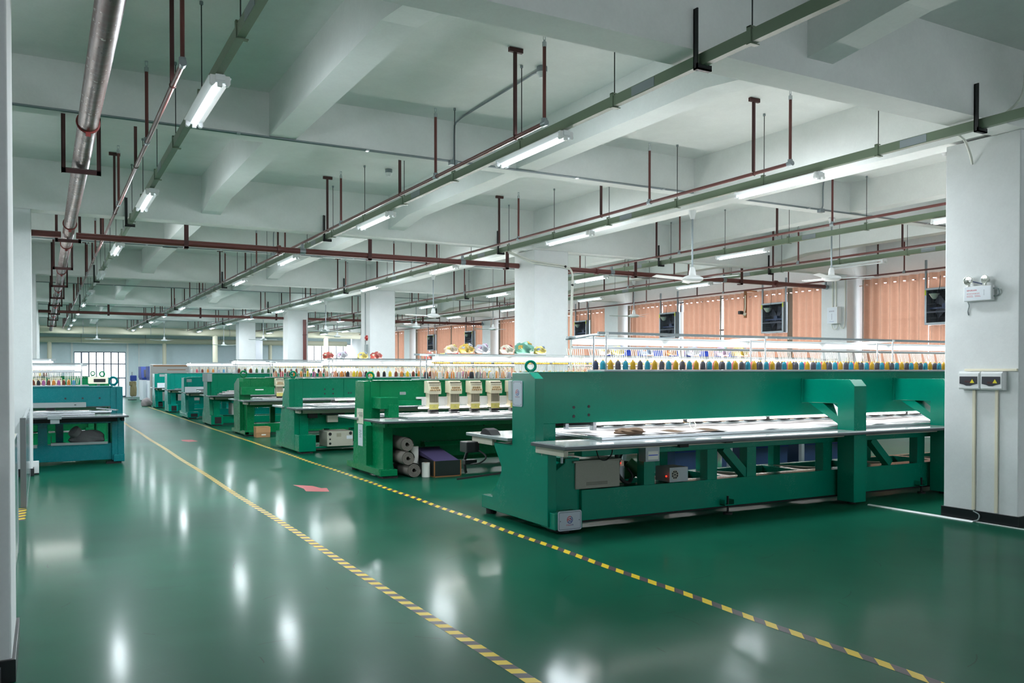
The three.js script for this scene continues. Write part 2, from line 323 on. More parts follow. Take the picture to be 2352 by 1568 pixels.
// ---------------------------------------------------------------- ceiling lights on their trunking
const TRACKS = [1.2, 4.34, 7.76, 11.68, 14.93, -2.4, -5.6];  // last two runs are unseen, added with lamps to brighten the far end
const TRACK_AT = ['beside the thick brown pipe', 'above the machine-side hazard tape', 'along the aisle side of the pillars', 'between the pillar row and middle of machines', 'closest to the peach curtains', 'added unseen in the bay behind the partition', 'added unseen deeper behind the partition'];
const LAMPZ = [-7.45, -12.08, -17.2, -22.0, -27.2, -32.0, -36.9, -41.8, -46.5, -50.7];
const OFF = new Set(['0:3', '0:4', '1:4', '4:1']);
const lampParts = {
  housing: (() => { const g = join([EX([[-0.66, 0], [0.66, 0], [0.66, 0.045], [-0.66, 0.045]], -0.035, 0.035), ...[-1, 1].map((s) => EZ([[s * 0.035, 0.045], [s * 0.035, 0.0], [s * 0.085, 0.022], [s * 0.085, 0.03]], -0.64, 0.64))]); g.userData.done = true; return g; })(),
  tube: (() => { const g = join(C([0, -0.028, -0.6], [0, -0.028, 0.6], 0.014, 12)); g.userData.done = true; return g; })(),
  holder: (() => { const g = join([B(-0.075, 0.075, -0.012, 0.04, -0.018, 0.018, 0.006), C([-0.055, -0.018, -0.022], [-0.055, -0.018, 0.022], 0.02, 10), C([0.055, -0.018, -0.022], [0.055, -0.018, 0.022], 0.02, 10), B(-0.018, 0.018, -0.045, -0.01, -0.015, 0.015, 0.004)]); g.userData.done = true; return g; })(),
};
TRACKS.forEach((x, ti) => LAMPZ.forEach((z, k) => {
  if (ti > 4 && k < 1) return;
  const off = OFF.has(`${ti}:${k}`);
  const o = thing('batten_light', (off ? 'unlit' : 'lit') + ' white fluorescent batten light on trunking ' + TRACK_AT[ti], 'light', [x, 3.792, z], (off ? 'unlit' : 'lit') + ' batten lights ' + TRACK_AT[ti]);
  mesh('light_housing', lampParts.housing, M.housing, o);
  const t = mesh('fluorescent_tube', lampParts.tube, off ? M.tubeOff : M.tube, o);
  for (const s of [-1, 1]) mesh('lamp_holder', lampParts.holder, M.whitePlastic, o).position.z = s * 0.635;
  if (!off) {
    const l = new THREE.RectAreaLight(LAMP_COLOR, CEILING_LAMP, 0.1, 1.2); l.position.set(0, -0.046, 0); l.rotation.x = -Math.PI / 2; o.add(l);
    for (const s of [-1, 1]) { const q = new THREE.RectAreaLight(LAMP_COLOR, CEILING_LAMP * 0.52, 1.2, 0.04); q.position.set(s * 0.089, -0.022, 0); q.rotation.set(-0.68, s * -Math.PI / 2, 0, 'YXZ'); o.add(q); }   // the tube's sideways glow past the housing
  }
}));
TRACKS.forEach((x, ti) => {
  const o = thing('cable_trunking', 'grey-green cable trunking on rods, ' + TRACK_AT[ti], 'trunking', [x, 3.845, 0]);
  mesh('trunking_body', B(-0.028, 0.028, 0.005, 0.095, -51.5, 4.9), M.tray, o);
  for (let k = 0; k < 10; k++) mesh('splice_plate', B(-0.031, 0.031, 0.012, 0.088, -5.75 - 4.85 * k, -5.45 - 4.85 * k), M.zinc, o);
  for (let k = -2; k < 28; k++) {
    const z = -6.03 - 1.63 * k - (k > 18 ? 0.1 : 0); if (MAINS.some((m) => z < m + 0.1 && z > m - 0.42)) continue;
    const top = CROSS.some((m) => z < m + 0.05 && z > m - 0.36) ? 4.23 : SLAB;
    const r = mesh('hanger_rod', C([0, 0.095, z], [0, top - 3.848, z], 0.005, 6), M.black, o);
    mesh('hanger_clip', [B(-0.036, -0.03, -0.003, 0.12, z - 0.02, z + 0.02), B(-0.036, 0.05, -0.006, 0.002, z - 0.02, z + 0.02), B(-0.036, 0.012, 0.112, 0.12, z - 0.02, z + 0.02)], M.tray, o);
    if (top === SLAB) mesh('anchor', C([0, top - 3.845 - 0.03, z], [0, top - 3.848, z], 0.016, 8), M.zinc, o);
  }
  for (const m of MAINS) {
    if (m > 4 || m < -50) continue;
    mesh('angle_bracket', [B(-0.075, -0.035, -0.03, 0.42, m + 0.002, m + 0.012), B(-0.075, -0.063, -0.03, 0.42, m + 0.002, m + 0.045), B(-0.075, 0.07, -0.03, -0.02, m + 0.002, m + 0.045), B(-0.075, 0.07, -0.03, 0.012, m + 0.033, m + 0.045)], M.black, o);
  }
});

// ---------------------------------------------------------------- sprinkler pipes
const BRANCH = [0.92, 4.06, 7.22, 10.8, 14.02, 17.46];
const inMain = (z, pad = 0.08) => MAINS.some((m) => z < m + pad && z > m - 0.33 - pad);
const inCross = (z) => CROSS.some((m) => z < m + 0.06 && z > m - 0.37);
BRANCH.forEach((x, bi) => {
  const o = thing('sprinkler_pipe', bi === 5 ? 'thin brown sprinkler branch pipe along the curtain tops' : 'thin brown sprinkler branch pipe next to trunking ' + TRACK_AT[bi], 'pipe', [x, 3.85, 0]);
  mesh('branch_pipe', C([0, 0, -6.74], [0, 0, -51.6], 0.021, 12), M.pipeRed, o);
  let first = true;
  for (let k = 0; k < 15; k++) {
    let z = -6.74 - 3.13 * k + (k ? 0.62 : 0); if (k === 0) z = -6.74;
    const zz = [-6.74, -9.22, -12.85][k % 3] - 9.6 * Math.floor(k / 3); if (inMain(zz) || inCross(zz)) continue;
    const r = mesh('riser', C([0, 0.02, zz], [0, 0.70, zz], 0.017, 10), M.pipeRed, o);
    mesh('sprinkler_head', [C([0, 0.70, zz], [0, 0.745, zz], 0.021, 10), C([0, 0.745, zz], [0, 0.765, zz], 0.011, 8), B(-0.013, -0.009, 0.765, 0.80, zz - 0.003, zz + 0.003), B(0.009, 0.013, 0.765, 0.80, zz - 0.003, zz + 0.003), C([0, 0.80, zz], [0, 0.806, zz], 0.017, 10)], M.steel, r);
    mesh('pipe_fitting', [C([0, 0, zz - 0.035], [0, 0, zz + 0.035], 0.028, 12), C([0, 0, zz], [0, 0.045, zz], 0.027, 12)], M.zinc, o);
  }
  for (let k = 0; k < 15; k++) {
    const z = [-7.28, -10.35, -13.55][k % 3] - 9.6 * Math.floor(k / 3); if (z < -51.5 || inMain(z) || inCross(z)) continue;
    mesh('pipe_hanger', [B(-0.02, 0.012, 0.02, SLAB - 3.85 - 0.02, z - 0.004, z + 0.004), B(-0.02, -0.014, 0.02, SLAB - 3.85 - 0.02, z - 0.02, z + 0.012), B(-0.075, 0.075, SLAB - 3.85 - 0.045, SLAB - 3.853, z - 0.02, z + 0.015), new THREE.TorusGeometry(0.024, 0.004, 5, 14).translate(0, 0, z)], M.angle, o);
  }
});
{
  const o = thing('thick_pipe', 'thick worn brown metal pipe in angle-iron stirrups under the ceiling', 'pipe', [0.36, 3.76, 0]);
  mesh('pipe_run', C([0, 0, 4.9], [0, 0, -51.6], 0.083, 28), M.pipeBig, o);
  for (const z of [-8.4, -14.3, -16.6, -21.1, -25.8, -28.1, -32.2, -38, -45]) mesh('coupling', [new THREE.TorusGeometry(0.088, 0.011, 8, 26).translate(0, 0, z), B(-0.02, 0.02, -0.125, -0.09, z - 0.012, z + 0.012)], M.clampRed, o);
  for (const z of [-2.4, -9.95, -15.35, -19.55, -23.7, -27.6, -30.8, -35.4, -39.6, -45.2]) {
    const top = inMain(z) ? 0.205 : inCross(z) ? 0.465 : SLAB - 3.763;
    mesh('stirrup', [B(-0.185, -0.145, -0.14, top, z - 0.006, z + 0.006), B(-0.185, -0.179, -0.14, top, z - 0.03, z + 0.006), B(0.145, 0.185, -0.14, top, z - 0.006, z + 0.006), B(0.179, 0.185, -0.14, top, z - 0.03, z + 0.006), B(-0.185, 0.185, -0.14, -0.095, z - 0.006, z + 0.006), B(-0.185, 0.185, -0.092, -0.086, z - 0.03, z + 0.006)], M.angle, o);
  }
}
for (const [z, y] of [[-15.1, 3.70], [-34.45, 3.68]]) {
  const o = thing('cross_pipe', z > -20 ? 'brown sprinkler main crossing the hall between the second pillars' : 'brown sprinkler main crossing the hall deeper in, above the machines', 'pipe', [0, y, z]);
  for (const [a, b] of [[-9.75, 0.255], [0.465, 8.48], [9.32, 17.5]]) mesh('pipe_run', C([a, 0, 0], [b, 0, 0], 0.052, 16), M.pipeRed, o);
  for (const x of [-3, 2.1, 5.3, 8.19, 11.4, 14.53]) mesh('pipe_hanger', [B(x - 0.035, x + 0.035, -0.09, SLAB - y - 0.003, 0.055, 0.067), B(x - 0.035, x + 0.035, -0.09, -0.06, -0.06, 0.067)], M.angle, o);
  for (const x of [3.64, 10.4, 15.7]) mesh('flange', [C([x - 0.03, 0, 0], [x + 0.03, 0, 0], 0.078, 14)], M.pipeRed, o);
  for (const x of BRANCH.slice(1)) mesh('pipe_fitting', [C([x - 0.05, 0, 0], [x + 0.05, 0, 0], 0.06, 14), C([x, 0, 0], [x, 0.125, 0], 0.028, 10)], M.zinc, o);
}
// steel conduits at the foot of the cross beams, detectors
CROSS.slice(1).forEach((z, k) => {
  const o = thing('steel_conduit', 'pair of thin steel conduits under ' + ['the first', 'the second', 'the third', 'the fourth', 'the fifth'][k] + ' cross beam before the blue wall side', 'conduit', [0, 4.215, z + 0.016]);
  for (const [a, b] of [[-0.43, 8.48], [8.82, 17.9]]) { mesh('conduit_run', C([a, 0, 0], [b, 0, 0], 0.011, 8), M.zinc, o); mesh('conduit_run', C([a, 0, -0.028], [b, 0, -0.028], 0.011, 8), M.zinc, o); }
  for (let j = 0; j < 12; j++) mesh('saddle_clip', B(0.4 + 1.5 * j, 0.44 + 1.5 * j, -0.013, 0.013, -0.042, 0.014), M.steel, o);
  if (k < 2) for (const x of [4.55, 11.2]) {
    mesh('conduit_drop', T([[x, 0, 0.01], [x, 0.05, 0.03], [x, 0.3, 0.03], [x, 0.46, 0.05], [x, 0.488, 0.3], [x, 0.488, 2.1]], 0.012, 40, 7, 0.1), M.zinc, o);
    mesh('junction_box', B(x - 0.05, x + 0.05, -0.05, 0.013, -0.045, 0.03, 0.006), M.zinc, o);
  }
});
for (const [x, z] of [[4.55, -7.6], [4.75, -12.6], [7.5, -10.35], [4.5, -17.0], [11.2, -7.6], [11.2, -17]]) {
  const o = thing('smoke_detector', 'small white smoke detector on the ceiling slab', 'detector', [x, SLAB, z], 'smoke detectors');
  mesh('base', [C([0, -0.06, 0], [0, 0, 0], 0.055, 16)], M.zinc, o); mesh('sensor_cap', [C([0, -0.1, 0], [0, -0.06, 0], 0.035, 16, 0.06), C([0, -0.115, 0], [0, -0.1, 0], 0.03, 12)], M.whitePlastic, o);
}
// cream cables over the pillar head
{
  const o = thing('cable_bundle', 'cream cable pair from the trunking down the pillar among machines', 'cable', [0, 0, 0]);
  mesh('cable', [T([[7.8, 3.855, -14.3], [8.2, 3.76, -14.35], [8.52, 3.72, -14.44], [9.2, 3.68, -14.46]], 0.016, 30, 7), T([[7.8, 3.83, -14.28], [8.2, 3.72, -14.34], [8.52, 3.68, -14.45], [9.2, 3.64, -14.46], [9.36, 3.55, -14.46], [9.36, 3.3, -14.46], [9.33, 2.6, -14.46], [9.33, 1.6, -14.46]], 0.016, 50, 7), T([[9.2, 3.68, -14.46], [9.33, 3.62, -14.46], [9.39, 3.4, -14.46], [9.36, 2.6, -14.46], [9.36, 1.6, -14.46]], 0.013, 40, 7)], M.cable, o);
  mesh('cable_tie', [sph(9.2, 3.66, -14.46, 0.03), sph(9.37, 3.3, -14.46, 0.028)], M.black, o);
}
// ceiling fans
const fanProto = (() => {
  const o = thing('ceiling_fan', 'white three-blade ceiling fan on a long drop rod', 'fan', [8.65, 2.95, -10.0], 'ceiling fans');
  mesh('drop_rod', C([0, 0.12, 0], [0, 0.98, 0], 0.014, 10), M.zinc, o);
  mesh('canopy', [C([0, 0.92, 0], [0, 1.05, 0], 0.03, 16, 0.06)], M.whitePlastic, o);
  const pts = [[0.001, 0.2], [0.035, 0.19], [0.05, 0.13], [0.055, 0.07], [0.11, 0.055], [0.16, 0.03], [0.165, 0.0], [0.12, -0.03], [0.001, -0.035]].map(([a, b]) => new THREE.Vector2(a, b));
  mesh('motor', new THREE.LatheGeometry(pts, 24), M.whitePlastic, o);
  for (let k = 0; k < 3; k++) mesh('blade', EX([[0.12, 0.008], [0.2, 0.014], [0.7, 0.03], [0.72, 0.026], [0.2, 0.006]].map(([a, b]) => [a, b]), -0.055, 0.055).rotateZ(0.18).rotateY(0.5 + k * 2.094), M.whitePlastic, o);
  return o;
})();
for (const [x, y, z] of [[12.05, 3.17, -10.3], [15.25, 3.17, -20.2], [8.65, 2.95, -19.8], [8.65, 2.95, -29.16], [15.25, 3.17, -29.16], [12.05, 3.17, -19.56], [12.05, 3.17, -29.16], [8.65, 2.95, -38.76], [12.05, 3.17, -38.76], [5.62, 3.17, -48.36], [2.41, 3.17, -48.36], [8.65, 2.95, -48.36]]) { const f = copy(fanProto, [x, y, z]); f.rotation.y = rr(0, 2); }
// cream ducts before the end wall
for (const [y, r, z, lab, yd] of [[3.78, 0.21, -51.9, 'thick cream duct pipe high before the blue end wall', 0], [3.33, 0.16, -54.6, 'slimmer cream duct pipe below the thick one', 1]]) {
  const o = thing('duct_pipe', lab, 'duct', [0, y, z]);
  mesh('duct_run', [C([-9.7, 0, 0], [17.6, 0, 0], r, 22)], M.duct, o);
  for (const x of yd ? [0.3, 6.35, 12.6] : [8.8, 15.4]) mesh('down_pipe', [C([x, 0, 0], [x, -y, 0], r * 0.7, 16), C([x - r * 1.2, 0, 0], [x + r * 1.2, 0, 0], r * 1.06, 18)], M.duct, o);
  for (const x of [-2, 1.9, 5.3, 9.6, 13.8]) mesh('duct_strap', [new THREE.TorusGeometry(r + 0.01, 0.012, 5, 20).rotateY(Math.PI / 2).translate(x, 0, 0), B(x - 0.02, x + 0.02, r, SLAB - y - 0.003, -0.006, 0.006)], M.tray2, o);
}

// ---------------------------------------------------------------- embroidery machines
// A machine stands with its end plate at x = 0 on the aisle and runs along dir * x; its heads hang on the side hs (+1 towards the near end of the hall).
function logoTex(w, h, screws) {
  return canvasTex(w, h, (c) => {
    c.fillStyle = '#aeb8c4'; c.fillRect(0, 0, w, h);
    const m = Math.min(w, h); c.strokeStyle = '#5b6470'; c.lineWidth = m * 0.025; c.beginPath(); c.roundRect(m * 0.07, m * 0.07, w - m * 0.14, h - m * 0.14, m * 0.07); c.stroke();
    c.fillStyle = '#23262b'; for (const [x, y] of screws) { c.beginPath(); c.arc(x * w, y * h, m * 0.025, 0, 7); c.fill(); }
    const cx = w / 2, cy = h * 0.46, r = m * 0.17; c.lineCap = 'round';
    const arc = (a0, a1, rad, col, lw, dx = 0, dy = 0) => { c.strokeStyle = col; c.lineWidth = lw; c.beginPath(); c.arc(cx + dx, cy + dy, rad, a0, a1); c.stroke(); };
    arc(2.5, 5.1, r, '#b4262b', r * 0.22); arc(-1.1, 2.5, r, '#1f2f7d', r * 0.22);
    arc(3.5, 5.9, r * 0.62, '#b4262b', r * 0.2, -r * 0.15, r * 0.2); arc(-1.4, 0.9, r * 0.6, '#1f2f7d', r * 0.2, r * 0.02, r * 0.1);
    arc(3.6, 6.0, r * 0.45, '#1f2f7d', r * 0.2, -r * 0.05, r * 0.75); arc(3.8, 5.6, r * 0.38, '#b4262b', r * 0.18, -r * 0.3, r * 0.35);
    c.font = `bold ${m * 0.1}px sans-serif`; c.textAlign = 'center'; c.textBaseline = 'middle';
    const t = c.createLinearGradient(cx - m * 0.26, 0, cx + m * 0.26, 0); t.addColorStop(0, '#b4262b'); t.addColorStop(0.5, '#8a3350'); t.addColorStop(1, '#1f2f7d'); c.fillStyle = t;
    c.fillText('FENGSUN', cx, cy + r * 1.55);
  });
}
const logoWide = new THREE.MeshStandardMaterial({ map: logoTex(384, 256, [[0.1, 0.5], [0.9, 0.5]]), roughness: 0.35 });
const logoTall = new THREE.MeshStandardMaterial({ map: logoTex(256, 400, [[0.13, 0.09], [0.87, 0.09], [0.13, 0.91], [0.87, 0.91]]), roughness: 0.35 });
const panel = (w, h, r) => { const s = new THREE.Shape(); s.moveTo(-w / 2 + r, -h / 2); s.lineTo(w / 2 - r, -h / 2); s.quadraticCurveTo(w / 2, -h / 2, w / 2, -h / 2 + r); s.lineTo(w / 2, h / 2 - r); s.quadraticCurveTo(w / 2, h / 2, w / 2 - r, h / 2); s.lineTo(-w / 2 + r, h / 2); s.quadraticCurveTo(-w / 2, h / 2, -w / 2, h / 2 - r); s.lineTo(-w / 2, -h / 2 + r); s.quadraticCurveTo(-w / 2, -h / 2, -w / 2 + r, -h / 2); return s; };
function plateGeo(w, h, r, d) {
  const g = new THREE.ExtrudeGeometry(panel(w, h, r), { depth: d, bevelEnabled: false, curveSegments: 6 }), p = g.attributes.position, uv = g.attributes.uv;
  for (let i = 0; i < p.count; i++) uv.setXY(i, p.getX(i) / w + 0.5, p.getY(i) / h + 0.5);
  g.userData.keepUV = true; return g;
}

// one needle head: base at its needle plate, facing +z
const headBits = (() => {
  const D = {}, done = (g) => { g.userData.done = true; return g; };
  D.case = done(join([EX([[0.02, 0.30], [0.09, 0.285], [0.10, 0.34], [0.075, 0.46], [0.02, 0.49], [-0.1, 0.49], [-0.1, 0.30]], -0.105, 0.105, 0.006)]));
  D.lower = done(join([B(-0.08, 0.08, 0.06, 0.30, -0.1, 0.05, 0.006), B(-0.085, 0.085, 0.125, 0.15, 0.04, 0.062, 0.003)]));
  D.print = done(join([B(-0.018, 0.018, 0.088, 0.091, 0.058, 0.0585), B(-0.012, -0.008, 0.088, 0.103, 0.058, 0.0585), B(0.0, 0.004, 0.088, 0.103, 0.058, 0.0585), B(0.0, 0.016, 0.1, 0.103, 0.058, 0.0585), B(-0.028, 0.028, 0.072, 0.076, 0.058, 0.0585)]));
  D.plate = done(join([B(-0.078, 0.078, 0.045, 0.125, 0.05, 0.058, 0.002)]));
  const bars = [], pins = []; for (let k = 0; k < 10; k++) { const x = -0.068 + 0.0151 * k; bars.push(C([x, 0.155, 0.058], [x, 0.285, 0.058], 0.0042, 6)); pins.push(C([x, 0.0, 0.05], [x, 0.045, 0.05], 0.003, 5), B(x - 0.005, x + 0.005, 0.012, 0.03, 0.045, 0.06)); }
  pins.push(B(-0.075, 0.075, 0.03, 0.04, 0.044, 0.056)); D.pins = done(join(pins));
  D.bars = done(join(bars));
  const kn = []; for (let r = 0; r < 2; r++) for (let k = 0; k < 5 - r; k++) kn.push(new THREE.SphereGeometry(0.017, 8, 6).scale(1, 1, 0.8).translate(-0.072 + 0.036 * k + r * 0.018, 0.35 + 0.035 * r, 0.105 - 0.012 * r));
  D.knobs = done(join(kn));
  const gd = []; for (let k = 0; k < 10; k++) { const x = -0.085 + 0.0189 * k; gd.push(C([x, 0.455, 0.075], [x, 0.47, 0.095], 0.004, 5), C([x, 0.42, 0.085], [x, 0.435, 0.1], 0.0035, 5), C([x, 0.49, 0.03], [x, 0.53, 0.03], 0.0035, 5)); }
  gd.push(B(-0.1, 0.1, 0.462, 0.474, 0.072, 0.094)); D.guides = done(join(gd));
  D.foot = done(join([B(-0.075, 0.075, -0.02, -0.005, 0.0, 0.07, 0.003), B(-0.06, 0.06, 0.0, 0.04, -0.06, 0.03, 0.004)]));
  return D;
})();
function addHead(root, x, y, z, hs, sc = 1) {
  const h = new THREE.Group(); h.name = 'needle_head'; h.position.set(x, y, z); h.rotation.y = hs > 0 ? 0 : Math.PI; h.scale.setScalar(sc); root.add(h);
  mesh('head_case', headBits.case, M.headCream, h); mesh('needle_case', headBits.lower, M.headCream, h); mesh('yellow_plate', headBits.plate, M.yellowPlate, h);
  mesh('needle_bars', headBits.bars, M.needle, h); mesh('needles', headBits.pins, M.black, h); mesh('plate_print', headBits.print, M.needle, h); mesh('tension_knobs', headBits.knobs, M.knob, h); mesh('thread_guides', headBits.guides, M.needle, h); mesh('presser_foot', headBits.foot, M.black, h);
  return h;
}
function ringBolt(root, x, y, z, m, r = 0.075) { mesh('eye_bolt', [new THREE.TorusGeometry(r, r * 0.3, 10, 28).rotateY(-0.4).translate(x, y + r * 1.35, z), C([x, y, z], [x, y + r * 0.5, z], r * 0.42, 12), C([x, y, z], [x, y + 0.012, z], r * 0.7, 12)], m, root); }

function rack(root, o) {                                             // thread rack on top of the beam
  const { a, b, top, hs, pitch, h0, dir, nNeedle = 9, tall = 0.40, lamp = true, guideColor = false } = o;
  const X = (v) => dir * v, zl = hs * 0.5, zc = -hs * 0.06, y0 = top + 0.02, y1 = y0 + tall;
  mesh('cone_shelf', [B(X(a), X(b), top, y0, zc - 0.16, zc + 0.16, 0.003)], M.tray2, root);
  mesh('top_rail', [B(X(a), X(b), y1 - 0.03, y1, -hs * 0.1 - 0.012, -hs * 0.1 + 0.012), B(X(a), X(b), y1 - 0.05, y1 - 0.03, zl - 0.03, zl + 0.03)], M.tray2, root);
  const posts = []; for (let x = a + 0.11; x < b; x += 2.35) { posts.push(x); }
  for (const x of posts) {
    mesh('rack_post', C([X(x), y0, -hs * 0.1], [X(x), y1 - 0.03, -hs * 0.1], 0.009, 8), M.steel, root); mesh('rack_post', C([X(x), y0, hs * 0.14], [X(x), y1 - 0.04, hs * 0.14], 0.011, 8), M.steel, root);
    mesh('rack_arm', bar([X(x), y1 - 0.02, -hs * 0.12], [X(x), y1 - 0.04, hs * 0.56], 0.04, 0.03), M.whitePlastic, root);
  }
  const yg = y1 - 0.17;
  mesh('guide_rail', [B(X(a + 0.1), X(b), yg, yg + 0.035, zl - 0.07, zl - 0.05), B(X(a + 0.1), X(b), yg + 0.02, yg + 0.03, zl - 0.07, zl + 0.03)], M.steel, root);
  const L = 1.25, gap = 0.12;
  mesh('lamp_housing', [B(X(a + 0.05), X(b), y1 - 0.12, y1 - 0.052, zl - 0.012, zl + 0.012)], M.housing, root);
  for (let x = a + 0.08; x + L < b + 0.1; x += L + gap) mesh('lamp_tube', C([X(x), y1 - 0.092, zl + 0.034], [X(Math.min(x + L, b)), y1 - 0.092, zl + 0.034], 0.014, 10), M.rackTube, root);
  if (lamp) { const l = new THREE.RectAreaLight(new THREE.Color(1, 0.985, 0.96), RACK_LAMP, b - a - 0.2, 0.06); l.position.set(X((a + b) / 2), y1 - 0.112, zl + 0.034); l.rotation.x = -Math.PI / 2; root.add(l);
    const q = new THREE.RectAreaLight(new THREE.Color(1, 0.985, 0.96), RACK_LAMP * 4.5, b - a - 0.2, 0.05); q.position.set(X((a + b) / 2), y1 - 0.088, zl + 0.056); q.rotation.set(0, Math.PI, 0); q.rotation.x = -0.6; root.add(q); }
  for (let x = h0; x < b - 0.1; x += pitch) {                         // one bundle of thread tubes for each head
    const tubes = [], cols = [];
    for (let k = 0; k < nNeedle; k++) {
      const u = (k - (nNeedle - 1) / 2) / nNeedle, wob = rr(-0.012, 0.012);
      const p1 = [X(x + u * pitch * 0.86), yg, zl - hs * 0.03], p2 = [X(x + u * pitch * 0.72 + 0.012 + wob), top + 0.03, hs * 0.43];
      tubes.push(C(p1, p2, 0.0042, 5));
      if (guideColor) cols.push(B(p1[0] - 0.006, p1[0] + 0.006, yg + 0.005, yg + 0.03, zl + hs * 0.02, zl + hs * 0.045));
    }
    mesh('thread_tubes', tubes, M.tubeWhite, root);
    if (cols.length) mesh('thread_eyelets', cols, M.guideYellow, root);
  }
  return { y0, zc };
}
function tableFrame(root, o) {                                       // embroidery frame with stretched cloth on the table
  const { a, b, y, z0, z1, dir } = o, X = (v) => dir * v;
  mesh('embroidery_frame', [B(X(a), X(b), y, y + 0.03, z1 - 0.05, z1, 0.004), B(X(a), X(b), y, y + 0.03, z0, z0 + 0.05, 0.004), B(X(a), X(a + 0.05), y, y + 0.03, z0 + 0.05, z1 - 0.05, 0.004), B(X(b - 0.05), X(b), y, y + 0.03, z0 + 0.05, z1 - 0.05, 0.004)], M.alu, root);
  const g = new THREE.PlaneGeometry(b - a - 0.1, z1 - z0 - 0.1, 80, 10); g.rotateX(-Math.PI / 2); const p = g.attributes.position;
  for (let i = 0; i < p.count; i++) p.setY(i, 0.006 * Math.sin(p.getX(i) * 7 + p.getZ(i) * 5) + 0.004 * Math.sin(p.getX(i) * 17 - p.getZ(i) * 9));
  g.computeVertexNormals(); g.translate(X((a + b) / 2), y + 0.03, (z0 + z1) / 2);
  mesh('stretched_cloth', g, M.fabricWhite, root);
}
function lampUnderBeam(root, a, b, y, z, dir, hs, strength = 1) {
  const X = (v) => dir * v; mesh('table_lamp_housing', B(X(a), X(b), y + 0.016, y + 0.035, z - 0.03, z + 0.03), M.housing, root);
  for (let x = a; x + 0.9 < b; x += 1.3) mesh('table_lamp_tube', C([X(x), y, z], [X(Math.min(b, x + 1.22)), y, z], 0.013, 8), M.tableTube, root);
  const l = new THREE.RectAreaLight(new THREE.Color(1, 0.985, 0.97), TABLE_LAMP * strength, b - a, 0.05); l.position.set(X((a + b) / 2), y - 0.016, z); l.rotation.x = -Math.PI / 2; root.add(l);
}
function bolts(root, list, z, r = 0.016) { for (const [x, y] of list) mesh('bolt_hole', C([x, y, z - 0.001], [x, y, z + 0.004], r, 12), M.black, root); }

const cones = { front: [] };
const coneProto = {};
function cone(color, p, label, group, s = 1) {
  const key = color + s;
  if (!coneProto[key]) {
    const o = thing('thread_cone', label, 'thread cone', p, group);
    const prof = [[0.001, 0], [0.027, 0], [0.03, 0.006], [0.0285, 0.06], [0.024, 0.08], [0.012, 0.096], [0.001, 0.098]].map(([a, b]) => new THREE.Vector2(a * s, b * s));
    mesh('wound_thread', new THREE.LatheGeometry(prof, 14), coneMat[color], o);
    mesh('cone_tip', C([0, 0.094 * s, 0], [0, 0.108 * s, 0], 0.011 * s, 8, 0.009 * s), M.guideYellow, o);
    coneProto[key] = o; return o;
  }
  const c = copy(coneProto[key], p, label); if (group) c.userData.group = group; return c;
}
